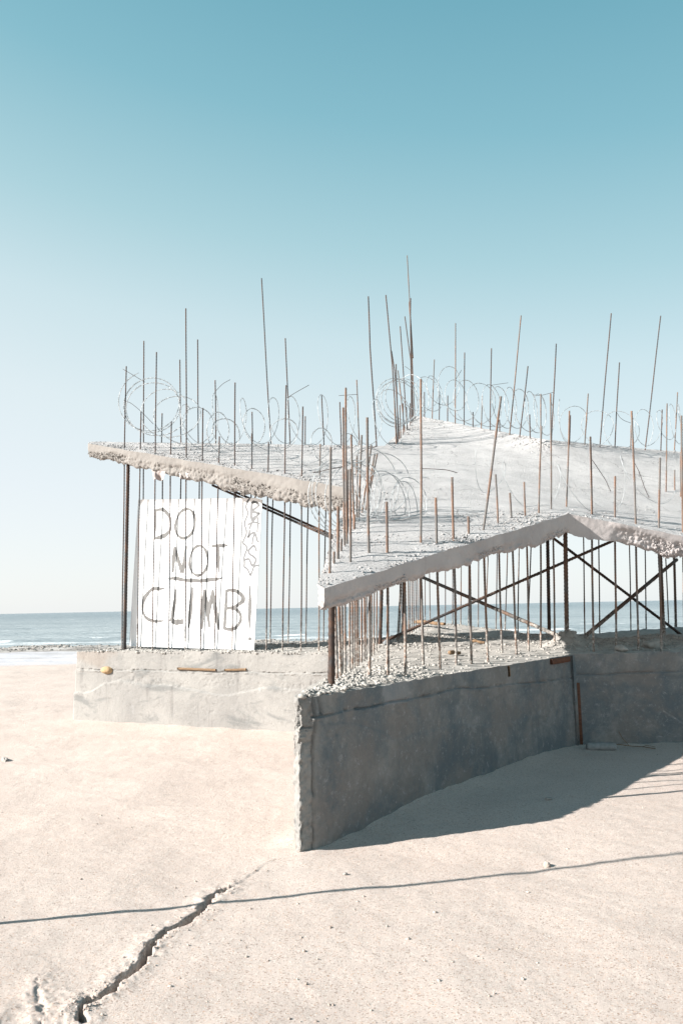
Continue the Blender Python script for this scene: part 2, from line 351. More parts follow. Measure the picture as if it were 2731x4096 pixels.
# ---- measured places (metres, world space)
BARS=[([(-3.299, 11.981, 1.097), (-3.303, 12.009, 4.095), (-3.291, 12.009, 5.379)], 0.009),
([(-3.061, 11.948, 1.094), (-3.029, 11.879, 4.024), (-3.022, 11.879, 4.622)], 0.009),
([(-2.813, 11.836, 1.081), (-2.771, 11.758, 3.957), (-2.765, 11.758, 5.513)], 0.009),
([(-2.543, 11.707, 1.077), (-2.514, 11.636, 3.89), (-2.506, 11.636, 4.396)], 0.009),
([(-2.282, 11.587, 1.07), (-2.257, 11.514, 3.822), (-2.272, 11.514, 6.1)], 0.009),
([(-2.043, 11.475, 1.059), (-2.0, 11.392, 3.755), (-1.995, 11.392, 4.532)], 0.009),
([(-1.833, 11.378, 1.059), (-1.743, 11.27, 3.688), (-1.735, 11.27, 4.077)], 0.009),
([(-1.563, 11.25, 1.048), (-1.503, 11.157, 3.626), (-1.491, 11.157, 4.836)], 0.009),
([(-1.246, 11.035, 3.459), (-1.246, 11.035, 3.559), (-1.241, 11.035, 4.058)], 0.009),
([(-1.068, 11.017, 1.051), (-1.006, 10.921, 3.496), (-0.996, 10.921, 3.903)], 0.009),
([(-0.837, 10.913, 1.04), (-0.766, 10.807, 3.434), (-0.734, 10.807, 4.682)], 0.009),
([(-0.582, 10.792, 1.052), (-0.526, 10.694, 3.371), (-0.501, 10.694, 4.343)], 0.009),
([(-0.339, 10.68, 1.03), (-0.286, 10.58, 3.309), (-0.266, 10.58, 3.793)], 0.009),
([(-3.132, 12.479, 1.137), (-3.116, 12.426, 4.248), (-3.127, 12.426, 5.924)], 0.009),
([(-2.851, 12.534, 1.129), (-2.837, 12.534, 3.627), (-2.846, 12.497, 4.257), (-2.841, 12.497, 4.744)], 0.009),
([(-2.585, 12.594, 1.121), (-2.559, 12.594, 3.688), (-2.555, 12.572, 4.266), (-2.576, 12.572, 5.647)], 0.009),
([(-2.308, 12.654, 1.108), (-2.274, 12.654, 3.649), (-2.286, 12.643, 4.275), (-2.3, 12.643, 6.005)], 0.009),
([(-2.016, 12.713, 4.184), (-2.016, 12.713, 4.284), (-2.025, 12.713, 5.333)], 0.009),
([(-1.458, 12.834, 1.074), (-1.401, 12.834, 3.486), (-1.435, 12.865, 4.302), (-1.441, 12.865, 4.829)], 0.009),
([(-1.187, 12.89, 1.039), (-1.112, 12.89, 3.444), (-1.144, 12.941, 4.312), (-1.273, 12.941, 7.162)], 0.009),
([(-0.903, 12.954, 1.044), (-0.825, 12.954, 3.36), (-0.833, 13.022, 4.322), (-0.889, 13.022, 6.13)], 0.009),
([(-0.623, 13.01, 1.036), (-0.546, 13.01, 3.289), (-0.584, 13.087, 4.329), (-0.574, 13.087, 4.791)], 0.009),
([(-0.342, 13.074, 1.042), (-0.253, 13.074, 3.291), (-0.273, 13.168, 4.339), (-0.296, 13.168, 5.169)], 0.009),
([(0.018, 13.244, 4.248), (0.018, 13.244, 4.348), (0.009, 13.244, 5.065)], 0.009),
([(0.329, 13.325, 4.257), (0.329, 13.325, 4.357), (0.306, 13.325, 5.469)], 0.009),
([(0.62, 13.401, 4.264), (0.62, 13.401, 4.364), (0.596, 13.401, 5.116), (0.554, 13.401, 6.094), (0.545, 13.401, 6.986)], 0.011),
([(-0.1, 6.113, 1.754), (-0.1, 6.113, 1.854), (-0.073, 6.113, 2.839)], 0.009),
([(-0.059, 6.547, 1.033), (-0.07, 6.356, 1.929), (-0.065, 6.356, 2.041)], 0.009),
([(-0.03, 6.763, 1.034), (-0.039, 6.579, 1.998), (-0.027, 6.579, 2.433)], 0.011),
([(0.004, 7.057, 1.036), (0.011, 7.057, 1.627), (0.019, 7.007, 2.129), (0.035, 7.007, 3.38)], 0.009),
([(0.044, 7.391, 0.957), (0.057, 7.391, 1.639), (0.039, 7.104, 2.159), (0.062, 7.104, 3.591)], 0.009),
([(0.069, 7.568, 1.047), (0.08, 7.568, 1.64), (0.053, 7.511, 2.288), (0.069, 7.511, 2.902)], 0.009),
([(0.093, 7.764, 1.032), (0.108, 7.764, 1.64), (0.115, 7.745, 2.358), (0.112, 7.745, 3.288)], 0.009),
([(0.063, 6.454, 1.852), (0.063, 6.454, 1.952), (0.079, 6.454, 2.724)], 0.009),
([(0.136, 8.117, 1.031), (0.153, 8.117, 1.654), (0.155, 8.25, 2.514), (0.175, 8.25, 3.178)], 0.009),
([(0.176, 8.431, 1.087), (0.193, 8.431, 1.682), (0.174, 8.221, 2.503), (0.229, 8.221, 3.389)], 0.009),
([(0.199, 6.633, 1.02), (0.225, 6.765, 2.042), (0.239, 6.765, 3.226)], 0.0105),
([(0.21, 8.706, 1.097), (0.227, 8.706, 1.691), (0.223, 8.532, 2.599), (0.34, 8.532, 3.348)], 0.009),
([(0.235, 8.902, 1.085), (0.254, 8.902, 1.707), (0.268, 8.745, 2.666), (0.384, 8.745, 3.297)], 0.009),
([(0.315, 9.55, 1.106), (0.334, 9.55, 1.736), (0.315, 9.299, 2.839), (0.439, 9.299, 3.404)], 0.009),
([(-0.026, 6.802, 1.036), (-0.01, 6.812, 2.072), (-0.005, 6.812, 2.181)], 0.009),
([(0.117, 7.96, 1.042), (0.131, 7.96, 1.641), (0.121, 7.745, 2.358), (0.128, 7.745, 2.496)], 0.009),
([(0.72, 7.284, 2.071), (0.72, 7.284, 2.171), (0.77, 7.284, 3.711)], 0.009),
([(0.355, 6.717, 1.02), (0.383, 6.844, 2.055), (0.392, 6.844, 2.497)], 0.0105),
([(0.863, 7.329, 1.02), (0.87, 7.305, 2.164), (0.873, 7.305, 2.586)], 0.0105),
([(1.054, 7.666, 1.02), (1.048, 7.49, 2.211), (1.057, 7.49, 2.804)], 0.0105),
([(1.245, 7.953, 1.02), (1.233, 7.744, 2.279), (1.237, 7.744, 2.454)], 0.0105),
([(1.443, 8.151, 1.03), (1.413, 7.959, 2.333), (1.654, 7.959, 3.705)], 0.0105),
([(1.651, 8.397, 2.359), (1.651, 8.397, 2.459), (1.649, 8.397, 2.972)], 0.009),
([(1.904, 8.956, 1.03), (1.864, 8.719, 2.545), (1.862, 8.719, 2.815)], 0.0105),
([(2.047, 8.837, 2.469), (2.047, 8.837, 2.569), (2.053, 8.837, 2.951)], 0.009),
([(2.263, 9.092, 2.53), (2.263, 9.092, 2.63), (2.345, 9.092, 3.641)], 0.009),
([(2.484, 9.386, 2.596), (2.484, 9.386, 2.696), (2.549, 9.386, 4.105)], 0.009),
([(2.781, 9.79, 2.671), (2.781, 9.79, 2.771), (2.883, 9.79, 3.987)], 0.009),
([(2.887, 9.395, 1.05), (3.022, 9.572, 2.656), (3.057, 9.572, 3.606)], 0.0115),
([(3.205, 9.557, 1.05), (3.311, 9.608, 2.608), (3.342, 9.608, 3.116)], 0.0115),
([(3.437, 9.465, 1.05), (3.475, 9.39, 2.496), (3.512, 9.39, 3.87)], 0.0115),
([(3.666, 9.375, 1.05), (3.77, 9.446, 2.45), (3.839, 9.446, 3.305)], 0.0115),
([(3.9, 9.282, 1.05), (4.057, 9.473, 2.393), (4.143, 9.473, 3.822)], 0.0115),
([(4.947, 11.711, 3.119), (4.947, 11.711, 3.219), (4.965, 11.711, 3.526)], 0.009),
([(4.765, 11.594, 3.087), (4.765, 11.594, 3.187), (4.871, 11.594, 4.508)], 0.009),
([(4.897, 11.415, 2.984), (4.897, 11.415, 3.084), (4.945, 11.415, 3.738)], 0.009),
([(1.889, 17.671, 1.323), (1.915, 17.671, 2.106), (1.909, 17.574, 5.809), (1.927, 17.574, 6.389)], 0.01),
([(2.008, 17.303, 1.217), (2.051, 17.303, 2.229), (2.038, 17.21, 5.683), (2.132, 17.21, 7.024)], 0.01),
([(2.124, 16.953, 1.248), (2.178, 16.953, 2.294), (2.153, 16.884, 5.57), (2.181, 16.884, 6.199)], 0.01),
([(2.235, 16.643, 1.213), (2.291, 16.643, 2.305), (2.281, 16.52, 5.444), (2.304, 16.52, 6.013)], 0.01),
([(2.349, 16.294, 1.179), (2.419, 16.294, 2.352), (2.396, 16.194, 5.331), (2.479, 16.194, 7.486)], 0.01),
([(2.457, 15.964, 1.159), (2.521, 15.964, 2.397), (2.518, 15.849, 5.212), (2.589, 15.849, 6.73)], 0.01),
([(2.585, 15.595, 1.141), (2.662, 15.595, 2.437), (2.64, 15.504, 5.092), (2.65, 15.504, 5.393)], 0.01),
([(2.671, 15.305, 1.008), (2.789, 15.305, 2.435), (2.748, 15.197, 4.985), (2.793, 15.197, 5.646)], 0.01),
([(2.802, 14.936, 1.124), (2.897, 14.936, 2.483), (2.856, 14.89, 4.878), (2.952, 14.89, 6.493)], 0.01),
([(2.904, 14.626, 1.073), (3.027, 14.626, 2.52), (2.971, 14.564, 4.764), (2.979, 14.564, 5.007)], 0.01),
([(3.049, 14.199, 1.061), (3.147, 14.199, 2.568), (3.086, 14.238, 4.65), (3.397, 14.238, 6.897)], 0.01),
([(3.195, 13.932, 4.441), (3.195, 13.932, 4.541), (3.403, 13.932, 5.835)], 0.01),
([(3.146, 13.908, 1.091), (3.297, 13.908, 2.611), (3.303, 13.625, 4.429), (3.316, 13.625, 4.874)], 0.01),
([(3.405, 13.337, 4.195), (3.405, 13.337, 4.295), (3.456, 13.337, 5.159)], 0.01),
([(3.576, 13.293, 4.163), (3.576, 13.293, 4.263), (3.752, 13.293, 6.026)], 0.01),
([(3.946, 13.501, 4.2), (3.946, 13.501, 4.3), (3.989, 13.501, 4.812)], 0.01),
([(4.018, 13.491, 1.066), (4.092, 13.491, 2.693), (4.262, 13.68, 4.311), (4.375, 13.68, 5.24)], 0.01),
([(4.318, 13.66, 1.011), (4.406, 13.66, 2.624), (4.579, 13.859, 4.32), (4.932, 13.859, 6.762)], 0.01),
([(4.913, 14.047, 4.229), (4.913, 14.047, 4.329), (5.092, 14.047, 5.904)], 0.01),
([(4.982, 14.037, 1.006), (5.06, 14.037, 2.517), (5.265, 14.246, 4.338), (5.303, 14.246, 4.783)], 0.01),
([(5.32, 14.226, 1.004), (5.399, 14.226, 2.456), (5.6, 14.434, 4.346), (6.06, 14.434, 6.907)], 0.01),
([(5.844, 14.523, 1.04), (5.881, 14.523, 2.361), (5.969, 14.643, 4.355), (6.053, 14.643, 5.158)], 0.01),
([(6.008, 14.613, 1.057), (6.069, 14.613, 2.293), (6.303, 14.831, 4.363), (6.446, 14.831, 5.535)], 0.01),
([(0.985, 13.591, 4.302), (0.985, 13.591, 4.402), (0.946, 13.591, 5.825), (0.864, 13.591, 7.082)], 0.01),
([(1.017, 13.761, 4.363), (1.017, 13.761, 4.463), (1.022, 13.761, 5.87)], 0.01),
([(1.23, 14.668, 1.193), (1.259, 14.668, 2.003), (1.245, 14.974, 4.892), (1.186, 14.974, 5.644), (1.145, 14.974, 6.118)], 0.01),
([(1.373, 15.42, 1.231), (1.401, 15.42, 2.047), (1.327, 15.409, 5.045), (1.25, 15.409, 7.158)], 0.01),
([(1.544, 16.565, 5.352), (1.544, 16.565, 5.452), (1.547, 16.565, 6.826), (1.45, 16.565, 7.792)], 0.01),
([(1.648, 17.115, 5.544), (1.648, 17.115, 5.644), (1.608, 17.115, 8.35), (1.647, 17.115, 7.027), (1.592, 17.115, 9.419)], 0.01),
([(1.505, 16.357, 5.279), (1.505, 16.357, 5.379), (1.541, 16.357, 7.487), (1.569, 16.357, 8.119)], 0.01),
([(1.587, 16.793, 5.431), (1.587, 16.793, 5.531), (1.581, 16.793, 7.141)], 0.01),
([(1.128, 14.141, 1.164), (1.152, 14.141, 1.968), (1.102, 14.216, 4.624), (1.103, 14.216, 5.237)], 0.01),
([(1.295, 15.014, 1.206), (1.325, 15.014, 2.024), (1.195, 14.708, 4.798), (1.203, 14.708, 5.399)], 0.01),
([(1.435, 15.744, 1.247), (1.468, 15.744, 2.068), (1.452, 16.073, 5.279), (1.459, 16.073, 5.748)], 0.01),
([(0.967, 13.496, 4.269), (0.967, 13.496, 4.369), (0.956, 13.496, 5.175)], 0.01),
([(1.063, 14.007, 4.45), (1.063, 14.007, 4.55), (1.007, 14.007, 5.835), (0.964, 14.007, 6.193)], 0.01),
([(1.334, 15.447, 4.959), (1.334, 15.447, 5.059), (1.329, 15.447, 5.51)], 0.01),
([(-1.354, 11.453, 1.034), (-1.293, 11.453, 3.669)], 0.009),
([(-1.759, 12.77, 1.092), (-1.698, 12.77, 3.554), (-1.666, 12.631, 4.224)], 0.009),
([(0.356, 9.883, 1.088), (0.385, 9.883, 1.756), (0.39, 9.883, 2.964)], 0.009),
([(0.403, 10.256, 1.116), (0.428, 10.256, 1.769), (0.433, 10.256, 3.092)], 0.009),
([(0.512, 6.867, 1.02), (0.531, 6.867, 1.992)], 0.0105),
([(0.751, 7.75, 1.02), (0.755, 7.75, 2.261)], 0.0105),
([(1.775, 9.119, 1.03), (1.791, 9.119, 2.146), (1.792, 9.119, 2.624)], 0.0105),
([(2.159, 9.492, 1.03), (2.213, 9.492, 2.702)], 0.0105),
([(2.351, 9.695, 1.03), (2.432, 9.695, 2.737)], 0.0105),
([(2.569, 9.9, 1.03), (2.641, 9.9, 2.772)], 0.0105),
([(1.804, 17.904, 1.252), (1.833, 17.904, 2.143), (1.715, 17.853, 5.87)], 0.009),
([(0.809, 12.456, 1.093), (0.884, 12.456, 1.867), (0.904, 12.456, 3.908)], 0.009),
([(0.847, 12.659, 1.134), (0.925, 12.659, 1.871), (0.947, 12.659, 3.986)], 0.009),
([(0.912, 13.004, 1.141), (0.971, 13.004, 1.878), (0.989, 13.004, 4.12)], 0.009),
([(1.168, 14.344, 1.18), (1.197, 14.344, 1.984), (1.206, 14.344, 4.605)], 0.009)]
POSTS=[([(-0.102, 6.035, 1.05), (-0.085, 6.035, 1.771)], 0.024),
([(-0.131, 6.253, 1.05), (-0.085, 6.251, 1.841)], 0.008),
([(-3.257, 11.965, 1.084), (-3.231, 11.965, 4.012)], 0.026),
([(0.469, 10.786, 1.14), (0.515, 10.786, 1.776), (0.526, 10.786, 3.287)], 0.024),
([(0.987, 13.41, 1.041), (1.022, 13.41, 1.929), (1.031, 13.41, 4.272)], 0.026),
([(1.547, 16.333, 1.271), (1.581, 16.333, 2.11), (1.595, 16.333, 5.308)], 0.026),
([(2.791, 10.151, 1.155), (2.864, 10.151, 2.822)], 0.027),
([(3.324, 13.094, 1.144), (3.382, 13.094, 2.683), (3.387, 13.094, 4.062)], 0.028),
([(4.562, 11.548, 1.12), (4.595, 11.548, 2.235), (4.598, 11.548, 3.129)], 0.03),
([(6.008, 14.613, 1.057), (6.069, 14.613, 2.293), (6.079, 14.613, 4.259)], 0.022)]
CRACK=[(-0.698,4.875),(-0.753,4.743),(-0.786,4.571),(-0.825,4.461),(-0.868,4.363),(-0.904,4.279),(-0.931,4.162),(-0.948,4.05),(-0.961,3.935),(-0.977,3.84),(-1.0,3.742),(-1.026,3.665),(-1.052,3.599),(-1.082,3.555),(-1.103,3.541),(-1.105,3.49),(-1.106,3.44),(-1.092,3.398),(-1.06,3.362)]
CRACK_FAINT=[(-0.331,5.454),(-0.425,5.405),(-0.527,5.287),(-0.616,5.109),(-0.698,4.875)]
CRACK_SMALL=[(-1.375,3.709),(-1.305,3.595),(-1.256,3.481),(-1.231,3.376),(-1.216,3.309)]
COIL_LEFT=[(-2.937,12.05,4.824,0.483,0.98,1.0),(-2.909,12.03,4.763,0.424,1.0,1.0),(-2.888,12.0,4.705,0.436,1.0,0.91),(-2.66,11.95,4.605,0.395,1.0,0.93),(-2.474,11.9,4.507,0.432,1.0,0.76),(-2.148,11.8,4.313,0.312,0.83,1.0),(-1.76,11.6,4.207,0.307,0.58,1.0),(-1.68,11.5,4.13,0.253,0.95,1.0),(-1.181,11.3,4.206,0.279,0.85,1.0),(-0.775,11.1,3.987,0.306,1.0,0.92),(-0.224,10.8,3.788,0.274,0.87,1.0),(0.135,10.6,3.668,0.257,0.86,1.0)]
COIL_BACK=[(-2.492,12.6,4.559,0.305,0.55,1.0),(-2.033,12.6,4.68,0.416,0.19,1.0),(-1.598,12.7,4.636,0.386,0.28,1.0),(-1.074,12.75,4.637,0.379,0.37,1.0),(-0.775,12.8,4.658,0.395,0.46,1.0),(-0.289,12.9,4.656,0.426,0.43,1.0),(0.177,13.0,4.685,0.401,0.43,1.0),(0.62,13.1,4.685,0.375,0.46,1.0),(1.034,13.15,4.613,0.376,0.46,1.0)]
COIL_FRONT=[(-0.038,7.9,2.707,0.365,0.95,1.0),(0.01,7.9,2.696,0.351,0.84,1.0),(0.048,8.0,2.69,0.336,0.81,1.0),(0.079,8.05,2.735,0.319,1.0,1.0),(0.138,8.1,2.751,0.35,0.83,1.0),(0.258,8.2,2.713,0.325,0.73,1.0),(0.354,8.5,2.929,0.378,0.76,1.0),(0.415,8.5,2.896,0.368,0.92,1.0),(0.436,8.2,2.659,0.325,0.73,1.0),(0.507,8.1,2.595,0.311,0.78,1.0),(0.613,8.2,2.625,0.295,0.57,1.0),(0.69,8.4,2.67,0.283,0.79,1.0),(0.8,8.6,2.693,0.289,0.54,1.0)]
COIL_REAR=[(1.017,13.9,5.227,0.396,0.93,1.0),(1.043,13.95,5.217,0.398,0.93,1.0),(0.917,14.0,5.115,0.336,0.93,1.0),(1.112,14.1,5.266,0.402,0.9,1.0),(1.199,14.3,5.341,0.408,0.96,1.0),(1.39,14.8,5.568,0.439,0.86,1.0),(1.939,17.3,6.304,0.374,0.85,1.0),(2.055,17.1,6.204,0.383,0.64,1.0),(2.386,16.9,6.37,0.392,0.79,1.0),(2.482,16.6,5.975,0.399,0.73,1.0),(2.632,16.2,5.797,0.462,0.76,1.0),(2.849,15.8,5.622,0.435,0.9,1.0),(3.023,15.5,5.514,0.41,0.67,1.0),(3.133,15.3,5.448,0.404,0.67,1.0),(3.267,15.0,5.331,0.396,0.55,1.0),(3.393,14.7,5.228,0.388,0.73,1.0),(3.486,14.3,5.089,0.378,0.55,1.0),(3.545,13.9,4.953,0.367,0.61,1.0),(3.644,13.6,4.832,0.359,0.55,1.0)]
COIL_RIGHT=[(3.689,13.4,4.778,0.376,0.29,1.0),(4.045,13.6,4.637,0.392,0.83,1.0),(4.508,13.8,4.651,0.42,1.0,0.95),(4.983,14.0,4.663,0.404,1.0,1.0),(5.425,14.2,4.699,0.409,0.89,1.0),(5.808,14.4,4.76,0.381,0.67,1.0),(6.131,14.6,4.872,0.351,0.6,1.0),(6.386,14.8,4.938,0.356,0.53,1.0),(6.766,15.0,4.977,0.384,0.62,1.0)]
COIL_EDGE=[(1.496,8.6,2.96,0.262,0.58,1.0),(1.735,8.9,3.003,0.285,0.6,1.0),(2.048,9.2,3.061,0.28,0.58,1.0),(2.359,9.5,3.072,0.304,0.75,1.0),(2.752,9.7,3.048,0.326,0.62,1.0),(3.095,9.7,3.009,0.311,0.75,1.0),(3.518,9.7,3.001,0.326,0.76,1.0),(3.721,9.7,2.981,0.311,0.6,1.0),(3.973,9.7,2.991,0.342,0.59,1.0),(4.255,9.7,2.985,0.326,0.62,1.0)]
TIES=[[(-3.37,12.1,5.364),(-3.218,12.1,5.27),(-3.025,12.1,5.148)],[(-3.345,12.1,4.846),(-3.254,12.1,4.83),(-3.103,12.1,4.707),(-2.883,12.1,4.474)],[(-2.004,12.6,5.115),(-1.881,12.6,5.244),(-1.761,12.6,5.306)],[(-0.75,11.2,4.607),(-0.597,11.2,4.7),(-0.431,11.2,4.79)],[(-0.006,12.9,5.084),(0.132,12.9,5.09),(0.302,12.9,5.099)],[(1.411,16.5,6.668),(1.473,16.5,6.625),(1.552,16.5,6.559)],[(2.513,16.7,6.418),(2.585,16.7,6.521),(2.647,16.7,6.624)],[(3.048,15.5,5.936),(3.22,15.5,5.959),(3.376,15.5,5.977)],[(0.866,8.6,3.086),(1.026,8.6,3.078),(1.159,8.6,3.066),(1.272,8.6,3.031)],[(3.366,13.5,5.187),(3.492,13.5,5.171),(3.716,13.5,5.227)],[(5.014,14.1,4.979),(5.055,14.1,4.896),(5.132,14.1,4.835),(5.251,14.1,4.79)],[(3.06,9.6,3.342),(3.138,9.6,3.214),(3.223,9.6,3.07),(3.276,9.6,2.928)],[(3.616,9.7,3.309),(3.678,9.7,3.172),(3.722,9.7,2.996),(3.775,9.7,2.853)],[(-0.268,7.6,2.896),(-0.208,7.6,2.9),(-0.143,7.6,2.919),(-0.068,7.6,2.929),(0.054,7.6,2.958)],[(0.192,8.3,3.208),(0.233,8.3,3.233),(0.304,8.3,3.263),(0.391,8.3,3.281)]]
BRACES=[([(-1.948,12.2,3.548),(-0.076,10.9,2.552)],0.017),([(-1.905,12.1,3.466),(-0.076,10.8,2.505)],0.017),([(1.261,13.0,2.068),(2.788,10.2,1.145)],0.024),([(0.503,10.9,1.115),(3.551,10.6,2.38)],0.019),([(3.366,12.9,2.687),(5.461,13.2,1.077)],0.022),([(3.007,10.5,1.063),(5.251,12.6,2.217)],0.025)]
SIGN=[(-3.209904,12.05,1.082686),(-1.245228,11.125,1.034425),(-1.108725,11.080642,3.146515),(-3.085247,12.012036,3.281834)]
SIGN_N=(-0.425779,-0.904787,0.008516)
LETTERS=[[([(0.42,2.03),(0.417,1.792),(0.41,1.584)],[0.0383,0.0453,0.0348]),([(0.411,2.023),(0.465,2.031),(0.553,2.034),(0.626,1.977),(0.681,1.91),(0.702,1.809),(0.695,1.71),(0.62,1.645),(0.533,1.616),(0.419,1.602)],[0.0418,0.0418,0.0523,0.0592,0.0453,0.0383,0.0453,0.0662,0.0697,0.0383])],[([(1.004,1.596),(0.955,1.584),(0.907,1.589),(0.861,1.612),(0.822,1.65),(0.795,1.7),(0.785,1.759),(0.792,1.821),(0.812,1.882),(0.841,1.936),(0.879,1.979),(0.924,2.008),(0.975,2.02),(1.025,2.014),(1.069,1.99),(1.102,1.952),(1.124,1.902),(1.137,1.844),(1.138,1.782),(1.125,1.722),(1.095,1.668),(1.053,1.625),(1.004,1.596),(0.955,1.584)],[0.0401,0.0518,0.0463,0.0317,0.0293,0.0427,0.0522,0.044,0.03,0.0308,0.0452,0.0521,0.0414,0.0287,0.0327,0.0474,0.0514,0.0387,0.028,0.0349,0.0494,0.0501,0.0362,0.0279])],[([(0.762,1.086),(0.769,1.269),(0.787,1.466)],[0.0383,0.0697,0.0453]),([(0.783,1.459),(0.849,1.295),(0.934,1.083)],[0.0523,0.0557,0.0766]),([(0.939,1.076),(0.966,1.236),(0.989,1.474)],[0.0592,0.0627,0.0348])],[([(1.269,1.049),(1.225,1.036),(1.182,1.04),(1.139,1.061),(1.101,1.098),(1.072,1.148),(1.059,1.206),(1.06,1.268),(1.074,1.329),(1.097,1.383),(1.128,1.427),(1.167,1.457),(1.212,1.469),(1.258,1.465),(1.299,1.443),(1.332,1.405),(1.356,1.356),(1.372,1.298),(1.377,1.236),(1.369,1.176),(1.347,1.122),(1.311,1.079),(1.269,1.049),(1.225,1.036)],[0.0366,0.0483,0.0429,0.0282,0.0258,0.0392,0.0488,0.0405,0.0265,0.0273,0.0417,0.0486,0.0379,0.0252,0.0292,0.044,0.0479,0.0353,0.0245,0.0315,0.0459,0.0467,0.0327,0.0244])],[([(1.434,1.458),(1.525,1.458),(1.639,1.459),(1.717,1.46)],[0.0418,0.0488,0.0557,0.0174]),([(1.544,1.455),(1.555,1.279),(1.567,1.068)],[0.0488,0.0662,0.0174])],[([(0.678,0.993),(0.765,1.002),(0.885,0.993),(0.988,0.969),(1.124,0.967),(1.241,0.958),(1.357,0.968),(1.472,0.977),(1.553,0.982),(1.637,0.999)],[0.0209,0.0453,0.0592,0.0453,0.0592,0.0488,0.0523,0.0592,0.0348,0.0105])],[([(0.622,0.856),(0.526,0.849),(0.421,0.857),(0.355,0.819),(0.274,0.737),(0.23,0.638),(0.231,0.525),(0.277,0.44),(0.359,0.392),(0.457,0.375),(0.544,0.373),(0.631,0.385)],[0.0174,0.0523,0.0488,0.0523,0.0697,0.0488,0.0383,0.0418,0.0557,0.0453,0.0418,0.0139])],[([(0.825,0.841),(0.823,0.708),(0.794,0.542),(0.766,0.375)],[0.0244,0.0592,0.0627,0.0592]),([(0.755,0.378),(0.838,0.365),(0.914,0.37),(0.977,0.375)],[0.0453,0.0906,0.0836,0.0697])],[([(1.121,0.871),(1.107,0.681),(1.092,0.475),(1.069,0.286)],[0.0244,0.0627,0.0697,0.0279])],[([(1.297,0.27),(1.306,0.545),(1.331,0.838)],[0.0418,0.0766,0.0348]),([(1.331,0.834),(1.381,0.586),(1.431,0.295)],[0.0453,0.0766,0.0314]),([(1.413,0.477),(1.44,0.654),(1.476,0.833)],[0.0453,0.0697,0.0314]),([(1.472,0.83),(1.524,0.559),(1.591,0.268)],[0.0383,0.0732,0.0383])],[([(1.71,0.809),(1.697,0.547),(1.684,0.276)],[0.0418,0.0488,0.0488]),([(1.687,0.809),(1.751,0.825),(1.831,0.822),(1.919,0.791),(1.988,0.728),(1.984,0.674),(1.915,0.625),(1.821,0.577),(1.693,0.571)],[0.0348,0.0453,0.0523,0.0523,0.0627,0.0697,0.0453,0.0523,0.0418]),([(1.829,0.571),(1.909,0.535),(1.956,0.469),(1.948,0.389),(1.89,0.309),(1.796,0.272),(1.684,0.287)],[0.0453,0.0453,0.0418,0.0453,0.0453,0.0523,0.0453])],[([(2.087,0.883),(2.098,0.655),(2.095,0.457),(2.097,0.272)],[0.0244,0.0523,0.0523,0.0139]),([(2.096,0.173),(2.106,0.152),(2.109,0.129)],[0.0348,0.0627,0.0348])]]
TAG=[([(2.067,2.12),(2.022,2.065),(2.0,1.991),(2.038,1.926),(2.032,1.869),(1.993,1.801),(1.985,1.739),(2.02,1.663),(2.018,1.6),(1.979,1.533),(1.96,1.482),(2.021,1.446),(2.038,1.405),(2.009,1.343),(1.984,1.27),(1.996,1.207),(1.99,1.139),(2.034,1.133),(2.068,1.082),(2.099,1.019),(2.127,1.086),(2.152,1.154),(2.224,1.166)],[0.031,0.031,0.031,0.031,0.031,0.031,0.031,0.031,0.031,0.031,0.031,0.031,0.031,0.031,0.031,0.031,0.031,0.031,0.031,0.031,0.031,0.031,0.031]),([(2.142,2.067),(2.102,2.049),(2.094,1.946),(2.093,1.837),(2.12,1.796)],[0.0428,0.0428,0.0428,0.0428,0.0428]),([(2.109,2.055),(2.155,2.061),(2.232,2.014),(2.177,1.977),(2.111,1.943)],[0.0369,0.0369,0.0369,0.0369,0.0369]),([(2.111,1.922),(2.241,1.896),(2.172,1.851),(2.113,1.819)],[0.0414,0.0414,0.0414,0.0414]),([(2.173,1.834),(2.114,1.779),(2.06,1.67)],[0.031,0.031,0.031]),([(2.199,1.844),(2.205,1.77),(2.196,1.625)],[0.031,0.031,0.031]),([(2.035,1.728),(2.068,1.761),(2.16,1.774),(2.243,1.742)],[0.0295,0.0295,0.0295,0.0295]),([(2.06,1.667),(2.077,1.652),(2.061,1.61),(2.044,1.55),(2.071,1.587),(2.11,1.619),(2.156,1.635),(2.184,1.56),(2.205,1.491),(2.232,1.49)],[0.034,0.034,0.034,0.034,0.034,0.034,0.034,0.034,0.034,0.034]),([(2.15,1.607),(2.125,1.534),(2.117,1.46)],[0.0295,0.0295,0.0295]),([(2.191,1.359),(2.171,1.413),(2.153,1.45),(2.107,1.426),(2.052,1.371),(2.076,1.325),(2.136,1.295),(2.183,1.257),(2.171,1.198),(2.123,1.154),(2.099,1.205),(2.068,1.263),(1.995,1.247)],[0.034,0.034,0.034,0.034,0.034,0.034,0.034,0.034,0.034,0.034,0.034,0.034,0.034])]
SIGN_EX=(0.904516,-0.42586,-0.022219)
SIGN_EY=(0.02373,-0.001758,0.999717)
ROOF_V= {'P': (-0.164, 5.75, 1.746), 'A': (2.62, 9.15, 2.616), 'R1': (7.2, 9.5, 1.66), 'E': (6.0, 11.9, 3.28), 'R2': (7.6, 15.7, 4.45), 'D': (3.51, 13.4, 4.37), 'T': (1.75, 17.9, 5.92), 'Bp': (0.74, 13.2, 4.28), 'L': (-3.91, 12.2, 4.215), 'B': (0.097, 10.2, 3.13)}

